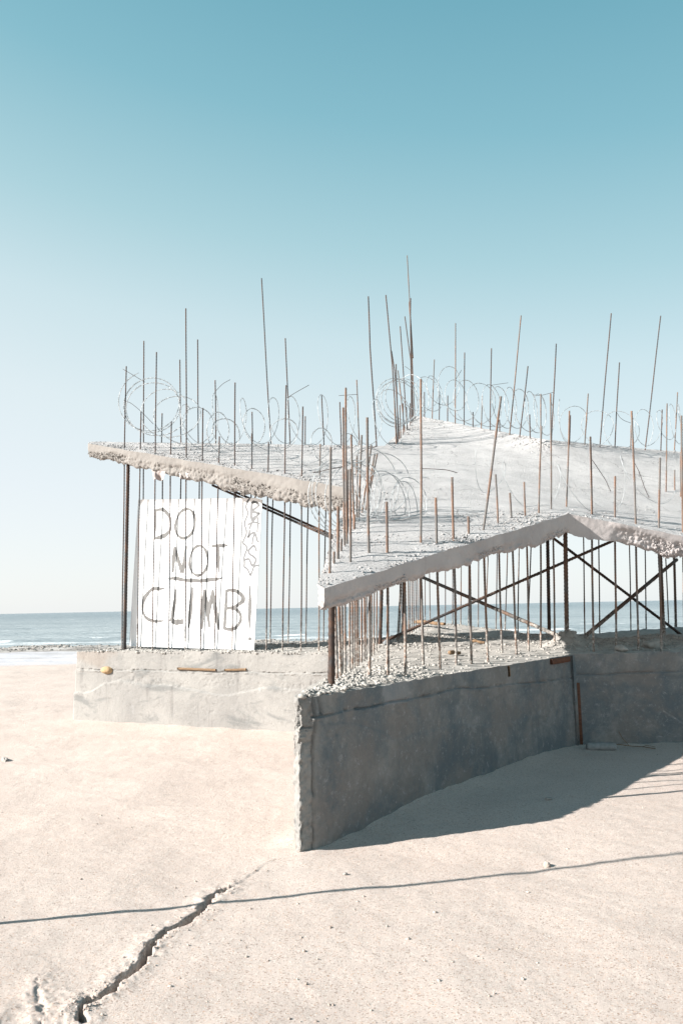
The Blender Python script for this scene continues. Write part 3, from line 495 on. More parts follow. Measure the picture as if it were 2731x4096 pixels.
# ---------------------------------------------------------------- the ground
BASE = [(-.372, 5.53), (-.318, 5.450), (-.225, 5.50), (2.58, 9.13), (7.26, 9.55), (4.9, 11.75), (7.7, 15.6), (3.55, 13.75), (1.72, 18.4), (.78, 13.55), (-4.05, 12.42), (-4.03, 12.13), (.29, 10.13)]
BASE = BASE[::1]
def ground_z(x, y):
    r = np.hypot(x, y)
    z = .020*fbm(p3(x, y), .55, 3, 3) + .0065*fbm(p3(x, y), 2.3, 3, 5) + np.where(r < 16, .0016*fbm(p3(x, y), 13, 3, 9), 0)
    z = z*sstep(1.0, 3.0, r)
    near = r < 24
    d = np.full(x.shape, 9.); d[near] = seg_dist(x[near], y[near], BASE, True)[0]
    z = z*(1-.6*np.exp(-d/.3)) + .012*np.exp(-d/.12)*(1+fbm(p3(x, y), 5, 2, 8))
    # sand banked against the right face of the front arm
    a_ = np.array([-.225, 5.50]); t_ = np.array([.612, .791]); uu_ = (x-a_[0])*t_[0]+(y-a_[1])*t_[1]; vv_ = (x-a_[0])*t_[1]-(y-a_[1])*t_[0]
    z += np.where((vv_ > -.3) & (vv_ < 2), .085*np.exp(-np.maximum(vv_, 0)/.40)*sstep(.1, 1.6, uu_)*sstep(4.9, 3.4, uu_), 0)
    # the crack running to the front tip of the wall
    for pts, w, dep in ((CRACK, .029, .17), (CRACK_SMALL, .010, .006)):
        k = (r < 6.5) & (x < .6)
        xx, yy = x[k], y[k]
        wob = fbm(p3(xx, yy), 16, 4, 21)
        q, s = seg_dist(xx+.022*fbm(p3(xx, yy), 7, 3, 23)+.012*vn(p3(xx, yy), 31, 24), yy+.022*fbm(p3(xx, yy), 7, 3, 25)+.012*vn(p3(xx, yy), 31, 26), pts)
        ww = w*(.66+.50*vn(p3(xx, yy), 6, 33)+.30*wob)*sstep(4.98, 4.70, yy)*sstep(3.0, 3.5, yy)+w*.12
        ww = np.maximum(ww, .004)
        qq = q+.012*wob
        z[k] += -dep*(1-sstep(ww*.55, ww, qq)) + .006*np.exp(-((q-w*1.6)/.05)**2)*(1+.8*wob)
        crumb = np.exp(-(q/.10)**2)
        z[k] += crumb*.006*np.maximum(0, fbm(p3(xx, yy), 40, 3, 55))
    k = (r < 7)
    q, s = seg_dist(x[k]+.02*fbm(p3(x[k], y[k]), 6, 3, 63), y[k]+.02*fbm(p3(x[k], y[k]), 6, 3, 64), CRACK_FAINT)
    wob = fbm(p3(x[k], y[k]), 11, 3, 61)
    z[k] += np.where(s < 0, .005*np.exp(-q/.10)*(1+.5*wob), 0) - .004*np.exp(-(q/.008)**2)*np.clip(.5+vn(p3(x[k], y[k]), 7, 65), 0, 1)
    # disturbed sand at the lower left and small scuffs
    m = np.exp(-(((x+1.45)/.35)**2+((y-3.15)/.30)**2))
    z += np.where(r < 8, m*.014*fbm(p3(x, y), 12, 4, 71), 0)
    # falls away to the tide line and under the sea
    z += -.62*sstep(27, 56, y) - .9*sstep(56, 75, y) - 2.0*sstep(75, 300, y) + np.where((y > 27) & (y < 70), .05*fbm(p3(x, y), .35, 4, 77), 0)
    return z
ang = np.concatenate([np.arange(-180, -75, 4.0), np.arange(-75, -28, .6), np.arange(-28, 28, .105), np.arange(28, 75, .6), np.arange(75, 180.1, 4.0)])
ang = np.radians(ang)
rad = np.concatenate([np.geomspace(.02, 2.3, 30)[:-1], np.geomspace(2.3, 7, 560)[:-1], np.geomspace(7, 16, 150)[:-1], np.geomspace(16, 70, 150)[:-1], np.geomspace(70, 9000, 26)])
A2, R2 = np.meshgrid(ang, rad, indexing='ij')
gx, gy = (R2*np.sin(A2)).ravel(), (R2*np.cos(A2)).ravel()
gv = np.stack([gx, gy, ground_z(gx, gy)], 1)
tag(mk('beach', gv, grid_faces(len(ang), len(rad))[:, ::-1], SAND, None, True), kind='structure')
def gz1(x, y): return float(ground_z(np.array([float(x)]), np.array([float(y)]))[0])

# ---------------------------------------------------------------- the sea
sl = np.concatenate([np.linspace(-14, -.9, 24)[:-1], np.linspace(-.9, .9, 260), np.linspace(.9, 14, 24)[1:]])
yr = np.concatenate([np.geomspace(52, 160, 220)[:-1], np.geomspace(160, 25000, 70)])
S2_, Y2_ = np.meshgrid(sl, yr, indexing='ij'); sx, sy = (S2_*Y2_).ravel(), Y2_.ravel()
far = np.clip(1-sy/400, 0, 1)
q = np.stack([sx*.09, sy*.42, sx*0], 1)
sz = -.60 + far*(.11*fbm(q, 1, 4, 91)+.05*np.sin(sy*.85+2*vn(p3(sx, sy), .06, 93)))*sstep(53, 66, sy)
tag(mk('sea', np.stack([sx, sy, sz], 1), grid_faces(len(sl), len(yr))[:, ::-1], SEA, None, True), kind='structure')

# ---------------------------------------------------------------- star-shaped concrete ruin
ruin = tag(empty('concrete_ruin'), 'unfinished star-shaped concrete ruin of two slabs joined by rusty steel bars', 'ruin')
ruin.location = (0, 0, 0)
def ring(poly, step, ztop):
    """sample a closed outline; ztop one height per corner. returns xy, z, outward normal, corner index, distance along the edge"""
    P = np.asarray(poly, float); n = len(P); xs, zs, ns, ei, us = [], [], [], [], []
    E = np.roll(P, -1, 0)-P; Ln = np.linalg.norm(E, axis=1); E = E/Ln[:, None]; N = np.stack([E[:, 1], -E[:, 0]], 1)
    for i in range(n):
        m = max(1, int(Ln[i]/(step[i] if hasattr(step, '__len__') else step)))
        for k in range(m):
            t = k/m; xs.append(P[i]+E[i]*Ln[i]*t); zs.append(ztop[i]*(1-t)+ztop[(i+1) % n]*t)
            nn = N[i] if k else (N[i]+N[i-1])/max(.35, 1+N[i]@N[i-1]); ns.append(nn); ei.append(i); us.append(Ln[i]*t)
    return np.array(xs), np.array(zs), np.array(ns), np.array(ei), np.array(us)
def cap(loop_xy, inner_xy):
    n = len(loop_xy); pts = [Vector((float(a), float(b))) for a, b in np.concatenate([loop_xy, inner_xy])]
    r = delaunay_2d_cdt(pts, [(i, (i+1) % n) for i in range(n)], [], 1, 1e-6)
    v = np.array([(p.x, p.y) for p in r[0]]); f = np.array([t for t in r[2] if len(t) == 3])
    orig = np.array([o[0] if len(o) else -1 for o in r[3]])
    return v, f, orig
def inner_points(loop, step, margin):
    lo, hi = loop.min(0), loop.max(0); X, Y = np.meshgrid(np.arange(lo[0], hi[0], step), np.arange(lo[1], hi[1], step))
    x, y = X.ravel(), Y.ravel(); x = x+rng.uniform(-.35, .35, x.size)*step; y = y+rng.uniform(-.35, .35, y.size)*step
    k = inside(x, y, loop); x, y = x[k], y[k]
    c = loop[::max(1, len(loop)//260)]
    d, _ = seg_dist(x, y, c, True); k = d > margin
    return np.stack([x[k], y[k]], 1)
MOUNDS = [(2.80, 10.08, .17, .20), (2.75, 9.75, .06, .25), (.55, 10.85, .06, .5), (1.0, 13.2, .06, .6), (3.9, 10.7, .05, .8), (4.6, 11.4, .07, .5), (3.3, 13.0, .05, .4), (-3.2, 12.1, .03, .4)]
def floor_z(x, y, rough=True):
    d, _ = seg_dist(x, y, BASE, True)
    z = 1.006 + .035*sstep(0, .6, d) + .17*sstep(12.5, 16.5, y)*sstep(0, .3, d)
    for mx, my, h, s in MOUNDS: z = z+h*np.exp(-((x-mx)**2+(y-my)**2)/s**2)
    if rough:
        rub = .35+.65*sstep(-.15, .35, vn(p3(x, y), .9, 41)) + 1.0*np.exp(-((x+.1)**2+(y-6.0)**2)/.8)
        smooth_strip = 1-.8*sstep(.42, .1, d)*sstep(7.0, 7.9, y)*(x > .6)*(y < 9.3)
        z = z+(.014*(1+3*np.exp(-((x-2.8)**2+(y-10)**2)/.15))*fbm(p3(x, y), 6, 4, 43)+.022*np.maximum(0, .62-worley(p3(x, y), 13, 45))*rub)*smooth_strip
    return z
st = [.012, .012, .018, .05, .12, .12, .12, .12, .12, .12, .02, .02, .05]
st[2] = .0105; st[11] = .014; st[0] = st[1] = .007
bx, bz, bn, be_, bu = ring(BASE, st, [1.0, 1.0, 1.0, 1.015, 1.015, 1.02, 1.02, 1.05, 1.12, 1.05, 1.02, 1.02, 1.02])
zrow = np.concatenate([[-.25, -.05], np.linspace(0, .68, 60), np.linspace(.695, .895, 38), np.linspace(.91, 1.0, 7)])
nu, nz = len(bx), len(zrow)
top = bz+.010*fbm(p3(bx[:, 0], bx[:, 1]), 9, 3, 51)*np.where((be_ == 2) & (bu > 1.4), .4, 1)
Zg = np.where(zrow[None] > .66, zrow[None]*1.0, zrow[None])*np.ones((nu, 1)); Zg = np.where(Zg > .5, .5+(Zg-.5)*((top-.5)/.5)[:, None], Zg)
X = np.repeat(bx[:, None], nz, 1); P3 = np.concatenate([X, Zg[..., None]], -1).reshape(-1, 3)
E3, U3 = np.repeat(be_, nz), np.repeat(bu, nz); z = P3[:, 2]
d = .005*fbm(P3, 1.6, 3, 53)+.002*fbm(P3, 17, 3, 54)*np.where(E3 == 11, .5, 1.4)
jl = np.where(E3 == 2, .862-.11*np.clip((U3-2.0)/2.6, 0, 1), np.where(E3 == 3, .79, np.where(E3 == 11, .752, .80)))   # height of the pour joint
jw = jl+.010*fbm(p3(U3*1.0, E3*3.1), 3.0, 4, 57)
d += -.010*sstep(jw-.004, jw+.004, z)                                   # upper lift sits back a little
d += -.020*np.exp(-((z-jw)/.0055)**2)*sstep(-.35, .2, vn(p3(U3, E3*5.3), 7.2, 58))
d += .016*np.exp(-((z-jw+.014)/.014)**2)*np.maximum(0, fbm(p3(U3, E3*3., z*2), 17, 4, 59))
d += -.016*np.exp(-((z-jw-.008)/.012)**2)*np.maximum(0, fbm(p3(U3, E3*3., z*2), 23, 3, 159))
d += -.010*np.maximum(0, .22-worley(P3, 11, 60))/.22*(vn(P3, 1.7, 61) > .1)  # pits and bug holes
# left wall: lower pour bulges past a wavy seam
seam = .40+.20*sstep(.12, .75, U3)-.09*sstep(.9, 1.5, U3)-.05*np.sin(U3*3.1)*sstep(1.2, 1.8, U3)+.02*fbm(p3(U3, U3*0+7), 3, 3, 62)
d += np.where(E3 == 11, .020*sstep(seam+.005, seam-.005, z), 0)
d += np.where(E3 == 11, -.008*np.maximum(0, fbm(P3, 30, 4, 63))*sstep(.10, .03, np.abs(z-.60+.03*np.sin(U3*4)))*sstep(.45, .8, U3)*1.1*(vn(P3, 3, 64) > -.1), 0)
# right face of the front arm: a seam sinking away from the joint, a broken groove next to the tip
s2 = .80-.22*sstep(.3, 1.1, U3)-.10*sstep(1.5, 3.2, U3)+.03*fbm(p3(U3, U3*0+3), 2.5, 3, 65)
d += np.where(E3 == 2, .007*sstep(s2+.012, s2-.012, z)*sstep(0, .2, U3), 0)
gr = .035-.035*(1-z)+.008*fbm(p3(z, z*0), 8, 3, 66)
d += np.where(E3 == 2, -.055*np.exp(-((U3-gr)/.013)**2)*(1-.6*sstep(.12, .05, np.abs(z-.25))), 0)
d += np.where((E3 == 2) & (z > .87), -.034*np.exp(-((U3-.085-.25*(1-z))/.012)**2), 0)
d += np.where((E3 == 2), -.012*np.maximum(0, .55-worley(P3, 19, 67))*np.exp(-((U3-.22)/.2)**2)*2.0*(z < .75), 0)
edge = np.where((E3 <= 1), 1.0, np.where((E3 == 12) & (U3 > 4.4), .8, np.where((E3 == 10), 1.0, 0)))
d += edge*(.014*fbm(P3, 6, 2, 68)+.012*fbm(P3, 30, 3, 168)-.012)
d += np.where((E3 == 2) & (U3 < .03), .012*fbm(P3, 24, 4, 169), 0)
V = P3.copy(); NN = np.repeat(bn, nz, 0); V[:, :2] += NN*d[:, None]
Vr = V.reshape(nu, nz, 3); loop = Vr[:, -1, :2].copy()
cv, cf, orig = cap(loop, inner_points(loop, .062, .05))
on = (orig >= 0) & (orig < nu)
cz = floor_z(cv[:, 0], cv[:, 1]); cz[on] = Vr[orig[on], -1, 2]
acc = Acc(); acc.add(V, grid_faces(nu, nz, True)); acc.add(np.column_stack([cv, cz]), cf)
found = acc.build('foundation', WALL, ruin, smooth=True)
found.data.materials.append(CRUMB)
nq = nu*(nz-1)
mi = np.zeros(len(found.data.polygons), np.int32); 
vco = np.concatenate(acc.v)
lt = np.zeros(len(mi), np.int32); found.data.polygons.foreach_get('loop_total', lt); mi[lt == 3] = 1
found.data.polygons.foreach_set('material_index', mi)

# pieces set in the foundation
def wall_pt(e, u, z, off=0):
    a, b = np.array(BASE[e]), np.array(BASE[(e+1) % len(BASE)]); t = (b-a)/np.linalg.norm(b-a); n = np.array([t[1], -t[0]])
    q = a+t*u+n*off; return np.array([q[0], q[1], z]), np.array([*t, 0]), np.array([*n, 0])
def plank(name, e, u0, u1, z0, z1, o0, o1, mat, parent, tilt=0, seed=1):
    c, t, n = wall_pt(e, 0, 0); m = 14; us = np.linspace(u0, u1, m); V = []
    for i, u in enumerate(us):
        w = .003*math.sin(i*1.9+seed); dz = tilt*(i/(m-1)-.5)
        for (oo, zz) in ((o0, z0+w), (o1, z0+w*.5), (o1-.002, z1+w*.3), (o0, z1-w)): V.append(c+t*u+n*oo+np.array([0, 0, zz+dz]))
    V = np.array(V); Q = grid_faces(m, 4); wrap = np.stack([np.arange(m-1)*4+3, np.arange(1, m)*4+3, np.arange(1, m)*4, np.arange(m-1)*4], 1)
    ends = np.array([[3, 2, 1, 0], [(m-1)*4, (m-1)*4+1, (m-1)*4+2, (m-1)*4+3]])
    return mk(name, V, np.concatenate([Q, wrap, ends]), mat, parent)
plank('wood_strip', 11, 1.86, 2.50, .768, .798, -.05, .012, WOOD, found, -.01, 2)
plank('wood_strip', 11, 2.64, 2.98, .772, .800, -.05, .010, WOOD, found, .012, 5)
plank('wood_block', 2, 3.96, 4.45, .945, 1.002, -.06, .020, REDWOOD, found, 0, 3)
plank('wood_wedge', 2, 2.955, 2.972, .90, 1.0, -.03, .012, WOOD, found, 0, 3)
plank('corner_plank', 3, .012, .046, -.05, .70, -.03, .030, REDWOOD, found, 0, 4)
plank('corner_board', 2, 4.50, 4.575, .02, 1.005, -.02, .028, WALL, found, 0, 6)
c, t, n = wall_pt(11, .60, .748, .0); blob('embedded_stone', c, (.105, .06, .052), OCHRE, found, 4, .12, 2, math.atan2(t[1], t[0]))

# roof slab ------------------------------------------------------
def roof_z(x, y):
    """mean-value interpolation of the corner heights: straight rims, a smooth warped surface between"""
    x = np.asarray(x, float); y = np.asarray(y, float)
    Q = [ROOF_V[k] for k in ROOF_K]; n = len(Q); D = [(q[0]-x, q[1]-y) for q in Q]; r = [np.hypot(*d)+1e-7 for d in D]
    tn = []
    for i in range(n):
        j = (i+1) % n; cr = D[i][0]*D[j][1]-D[i][1]*D[j][0]; dp = D[i][0]*D[j][0]+D[i][1]*D[j][1]
        cr = np.where(np.abs(cr) < 1e-7, 1e-7, cr); tn.append((r[i]*r[j]-dp)/cr)
    W_ = 0; Z_ = 0
    for i in range(n):
        w = (tn[i-1]+tn[i])/r[i]; W_ = W_+w; Z_ = Z_+w*Q[i][2]
    return Z_/W_
ROOF_K = ['P', 'A', 'R1', 'E', 'R2', 'D', 'T', 'Bp', 'L', 'B']
def roof_th(x, y): return .16+.065*sstep(5.8, 9.2, y)+.05*sstep(3, 5, x)*(y < 11)+sstep(9.4, 10.3, y)*sstep(1.2, .3, x)*(-.02+.125*sstep(-4.1, -.6, x))
ROOF = [(-.19, 5.80, 1.775, .022), (-.135, 5.74, 1.745, .03)]+[(*ROOF_V[k], .05) for k in ('A', 'R1', 'E', 'R2', 'D', 'T', 'Bp')]+[(-3.93, 12.32, 4.25, .02), (-3.915, 12.17, 4.20, .02), (*ROOF_V['B'], .05)]
ROOF_C = (2.2, 11.6, 3.52)
RXY = [r[:2] for r in ROOF]
st = [.012, .012, .013, .06, .12, .12, .06, .06, .05, .012, .013, .03]
rx, rz, rn, re_, ru = ring(RXY, st, [r[2] for r in ROOF])
nu, nz = len(rx), 19
t_ = np.linspace(0, 1, nz)
thk = roof_th(rx[:, 0], rx[:, 1])
low = thk*(1+.09*fbm(p3(rx[:, 0], rx[:, 1]), 2.5, 3, 81)+.10*fbm(p3(rx[:, 0], rx[:, 1]), 13, 4, 82))
rz = roof_z(rx[:, 0], rx[:, 1])
topz = rz+.006*fbm(p3(rx[:, 0], rx[:, 1]), 6, 3, 83)
Zg = topz[:, None]-low[:, None]*t_[None]
P3 = np.concatenate([np.repeat(rx[:, None], nz, 1), Zg[..., None]], -1).reshape(-1, 3)
T3 = np.tile(t_, nu); E3 = np.repeat(re_, nz); U3 = np.repeat(ru, nz)
rough = np.where(E3 == 1, sstep(.55, .85, T3+.22*vn(p3(U3, E3*2.), 2.3, 84)), np.where(E3 == 10, sstep(.30, .55, T3+.22*vn(p3(U3, E3*2.), 1.6, 85)), np.where(E3 == 2, sstep(.25, .5, T3+.4*vn(p3(U3, E3*2.), 1.5, 86))*sstep(.45, .7, U3), .6)))
w1, w2 = worley(P3, 15, 87), worley(P3, 34, 88)
d = .005*fbm(P3, 3, 3, 89)+.003*fbm(P3, 22, 3, 90)
d += rough*(np.where(E3 == 2, .018, .020)*(.55-w1)+.034*(.5-w2)-.016+.014*fbm(P3, 6, 3, 91))
d += np.where(E3 == 1, -.012*np.exp(-((T3-.55-.2*np.sin(U3*2.3))/.2)**2)*np.maximum(0, fbm(P3, 17, 4, 191)), 0)
d += -.05*np.clip(T3-.9, 0, 1)*rough*6
d += np.where((re_.repeat(nz) == 1), -.012*np.maximum(0, .35-worley(P3, 9, 92))/.35*(vn(P3, 2, 93) > .1), 0)
d += np.where(E3 == 2, .016*sstep(.45, .6, U3)*sstep(.5, .2, T3)*(1+.5*vn(P3, 4, 197)), 0)   # ragged lip where the pour ran over
V = P3.copy(); V[:, :2] += np.repeat(rn, nz, 0)*d[:, None]
Vr = V.reshape(nu, nz, 3); lt_, lb_ = Vr[:, 0, :2].copy(), Vr[:, -1, :2].copy()
cv, cf, orig = cap(lt_, inner_points(lt_, .07, .05))
on = (orig >= 0) & (orig < nu)
dd, _ = seg_dist(cv[:, 0], cv[:, 1], RXY, True)
rim = sstep(.75, .05, dd)
P = p3(cv[:, 0], cv[:, 1]); cz = roof_z(cv[:, 0], cv[:, 1])+.010*fbm(P, 2, 4, 94)+rim*(.012*fbm(P, 8, 3, 95)+.03*np.maximum(0, .5-worley(P, 12, 96)))
cz[on] = Vr[orig[on], 0, 2]
cvb, cfb, origb = cap(lb_, inner_points(lb_, .14, .06)); onb = (origb >= 0) & (origb < nu)
czb = roof_z(cvb[:, 0], cvb[:, 1])-roof_th(cvb[:, 0], cvb[:, 1])+.012*fbm(p3(cvb[:, 0], cvb[:, 1]), 2, 3, 97); czb[onb] = Vr[origb[onb], -1, 2]
acc = Acc(); acc.add(V, grid_faces(nu, nz, True)[:, ::-1]); acc.add(np.column_stack([cv, cz]), cf); acc.add(np.column_stack([cvb, czb]), cfb[:, ::-1])
roof = acc.build('roof_slab', ROOFC, ruin, smooth=True)
roof.data.materials.append(FACE); roof.data.materials.append(FACE2)
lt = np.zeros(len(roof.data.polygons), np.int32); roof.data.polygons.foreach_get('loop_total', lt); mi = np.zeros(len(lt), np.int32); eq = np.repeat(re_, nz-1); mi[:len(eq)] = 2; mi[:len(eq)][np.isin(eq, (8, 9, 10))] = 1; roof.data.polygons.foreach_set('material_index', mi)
# aggregate standing out of the broken rim
for nm, es, mat_, cnt in (('aggregate', (10, 9), FACE, 1500), ('aggregate', (2,), FACE2, 1300), ('aggregate', (1,), FACE2, 420)):
    ok = np.where(np.isin(E3, es) & (T3 > .35) & (rough > .3) & (vn(P3, 2.6, 195) > (-.25 if es[0] != 1 else .1)))[0]
    if es[0] == 1: ok = ok[T3[ok] > .6]
    if es[0] == 2: ok = ok[(U3[ok] > .7) & (U3[ok] < 2.2)]
    k = rng.choice(ok, cnt); sz_ = .004+.013*rng.uniform(0, 1, cnt)**2.5
    stone_v = V[k]-np.repeat(rn, nz, 0)[k][:, [0, 1]].repeat(1, 0) @ np.array([[1, 0, 0], [0, 1, 0]])*sz_[:, None]*.25
    so = stones(nm, stone_v+rng.normal(0, .004, (cnt, 3)), sz_, mat_, roof, .85); so['kind'] = 'stuff'

# bars -----------------------------------------------------------
def bar_mesh(path, r, rib, step, n, wob=0):
    P, s = resample(path, step); m = len(P)
    if wob:
        ph = rng.uniform(0, 6.28, 4); L = s[-1]
        env = np.sin(np.pi*s/L)
        P[:, 0] += wob*env*np.sin(s*2.1+ph[0]); P[:, 1] += wob*env*np.sin(s*1.7+ph[1])
    rr = r*(1+rib*(np.arange(m) % 2))
    crust = np.maximum(0, fbm(np.stack([s*0+P[0, 0]*9, s*0, P[:, 2]], 1), 9, 3, 101))*.35*sstep(1.9, 1.15, P[:, 2])
    return P, rr*(1+crust)
for i, (path, r) in enumerate(BARS):
    mid = np.mean(np.array(path), 0); far_ = mid[1] > 11.5
    path = [list(q) for q in path]
    if path[0][2] < 1.35: path[0][2] = .90
    P, rr = bar_mesh(path, r, .20, .016 if not far_ else .024, 8, .004)
    a = Acc(); add_tube(a, P, rr, n=8 if not far_ else 6)
    a.build('rebar', STEEL if (mid[0] < -.35 and mid[1] > 9.5) or (mid[1] > 12.5 and i % 3) else RUST, ruin, smooth=True)
def ribbed(path, r, pitch=.034, n=14, step=.0085, depth=.10):
    P, s = resample(path, step); V, Q, T = tube(P, 1.0, n=n, cap=True); m = len(P)
    C_ = np.repeat(P, n, 0); D = V[:m*n]-C_; th = np.tile(np.arange(n)*2*math.pi/n, m); ss = np.repeat(s, n)
    w = np.sin(2*math.pi*ss/pitch+th)
    k = r*(1-.35*depth+depth*np.where(w > .35, 1, 0)*1.0+.35*depth*sstep(.0, .5, w)); k = k*(1+.22*np.maximum(0, fbm(V[:m*n], 16, 3, 103))*sstep(1.7, 1.1, V[:m*n, 2]))
    V[:m*n] = C_+D*k[:, None]
    a = Acc(); a.v.append(V); a.f = {4: [Q], 3: [T]}; a.n = len(V); return a
for i, (path, r) in enumerate(POSTS):
    path = [list(q) for q in path]; path[0][2] = .92
    near = path[0][1] < 8
    if r < .012: a = Acc(); P, rr = bar_mesh(path, r, .2, .014, 8); add_tube(a, P, rr); a.build('rebar', DARKROD, ruin, smooth=True)
    else: ribbed(path, r, .055 if near else .045, 18 if near else 12, .006 if near else .011).build('thick_rebar', CRUSTED if 2.5 < path[0][0] < 3 or path[0][0] > 4.3 else DARKROD, ruin, smooth=True)
for i, (path, r) in enumerate(BRACES):
    a, b = np.array(path[0]), np.array(path[1]); e = (b-a)/np.linalg.norm(b-a)
    if i in (2, 3, 5): pass
    ribbed([a-e*.10, b+e*.06], r, .042, 10, .010, .12).build('brace_rod', CRUSTED if i in (2, 5) else DARKROD, ruin, smooth=True)
for path in TIES:
    P = np.array(path); 
    if len(P) > 2:
        t = np.linspace(0, len(P)-1, 4*len(P)); P = np.stack([np.interp(t, np.arange(len(P)), P[:, k]) for k in range(3)], 1)
        for _ in range(2): P[1:-1] = (P[:-2]+2*P[1:-1]+P[2:])/4
    a = Acc(); add_tube(a, P, .0042, n=6); a.build('tie_wire', TIE, ruin, smooth=True)
# torn plastic left under the left arm of the slab
for (cx, cy, cz_, w, h, s) in ((-2.68, 11.62, 3.60, .24, .17, 1), (-2.25, 11.40, 3.50, .20, .09, 2)):
    uu, vv = np.meshgrid(np.linspace(-.5, .5, 16), np.linspace(0, 1, 12), indexing='ij'); u, v = uu.ravel(), vv.ravel()
    ln = 1+.45*vn(p3(u*3+s*5, u*0), 1, 111); base = np.array([cx, cy, cz_+.08])
    Vp = np.stack([u*w*(1-.25*v), -.02+.05*np.sin(u*9+s)*v+.02*vn(p3(u, v), 6, 112)-.42*u*w, -v*h*ln], 1)+base
    Vb = Vp+np.array([0, .004, 0]); g = grid_faces(16, 12)
    mk('plastic_scrap', np.concatenate([Vp, Vb]), np.concatenate([g, g[:, ::-1]+len(Vp)]), FOAM, ruin, True)

# rubble on the base and crumbs along the slab rims -----------------
def scatter(poly, n, margin_hi, wfun=None, ybox=None):
    P = np.array(poly); lo, hi = P.min(0), P.max(0); out = []
    while sum(len(o) for o in out) < n:
        q = rng.uniform(lo, hi, (n*4, 2)); k = inside(q[:, 0], q[:, 1], poly); q = q[k]
        d, _ = seg_dist(q[:, 0], q[:, 1], poly, True); k = (d > .004) & (d < margin_hi); q, d = q[k], d[k]
        if wfun is not None: q = q[rng.uniform(0, 1, len(q)) < wfun(q[:, 0], q[:, 1], d)]
        out.append(q)
    return np.concatenate(out)[:n]
def wf(x, y, d):
    w = .25+.75*sstep(-.1, .4, vn(p3(x, y), 1.1, 121)); w = w*np.where(y < 7.2, 1.0, .45)
    smooth_strip = (d < .35) & (y > 7.3) & (x > .7) & (y < 9.4) & (x < 2.7)
    for mx, my, h, s in MOUNDS: w = np.maximum(w, 1.0*np.exp(-((x-mx)**2+(y-my)**2)/(s*1.5)**2))
    return np.where(smooth_strip, .12, w)*np.where(y > 14, .5, 1)
near_poly = [(-.33, 5.47), (-.225, 5.52), (2.58, 9.15), (4.6, 9.4), (4.6, 11.5), (3.5, 13.7), (1.72, 18.2), (.80, 13.55), (-4.0, 12.35), (-4.0, 12.15), (.29, 10.15)]
q = scatter(near_poly, 15000, 3, wf); sz_ = .0045+.020*rng.uniform(0, 1, len(q))**4
tip = scatter([(-.33, 5.47), (-.225, 5.52), (.75, 6.8), (.0, 7.2)], 2600, 3); q = np.concatenate([q, tip]); sz_ = np.concatenate([sz_, .004+.017*rng.uniform(0, 1, len(tip))**3.4])
edge_l = np.stack([np.linspace(-3.9, .2, 900)+rng.uniform(-.02, .02, 900)], 1); ex_ = edge_l[:, 0]; ey_ = 12.13-.464*(ex_+4.03)+rng.uniform(.02, .30, 900)**1.3
q = np.concatenate([q, np.stack([ex_, ey_], 1)]); sz_ = np.concatenate([sz_, .006+.020*rng.uniform(0, 1, 900)**3])
rub = stones('rubble', np.column_stack([q, floor_z(q[:, 0], q[:, 1])+sz_*.05]), sz_, CRUMB, None); tag(rub, kind='stuff')
q = scatter([r[:2] for r in ROOF], 7000, .7, lambda x, y, d: np.exp(-d/.16)*(.25+.75*sstep(-.2, .35, vn(p3(x, y), 1.6, 131)))*np.where((x > 4.5), 0, 1))
sz_ = .0035+.014*rng.uniform(0, 1, len(q))**4
q2 = scatter([r[:2] for r in ROOF], 9000, 3, lambda x, y, d: np.where((y < 11.5) & (x < 5), .3+.7*sstep(-.2, .4, vn(p3(x, y), 2.1, 133)), .12)); q = np.concatenate([q, q2]); sz_ = np.concatenate([sz_, .002+.007*rng.uniform(0, 1, len(q2))**3])
tag(stones('slab_crumbs', np.column_stack([q, roof_z(q[:, 0], q[:, 1])+.002+sz_*.1]), sz_, ROOFC, None), kind='stuff')

# ---------------------------------------------------------------- painted sign board
sign = tag(empty('warning_sign'), 'white hand-painted board reading DO NOT CLIMB! leaning among the bars', 'sign')
BL, BR, TR, TL = [np.array(p) for p in SIGN]; n = np.array(SIGN_N); ex, ey = np.array(SIGN_EX), np.array(SIGN_EY)
sign.location = BL
def sub_quad(a, b, c, d, m=14):
    u, v = np.meshgrid(np.linspace(0, 1, m), np.linspace(0, 1, m), indexing='ij'); u, v = u[..., None], v[..., None]
    return ((a*(1-u)+b*u)*(1-v)+(d*(1-u)+c*u)*v).reshape(-1, 3)
m = 20; Fp = sub_quad(BL, BR, TR, TL, m)
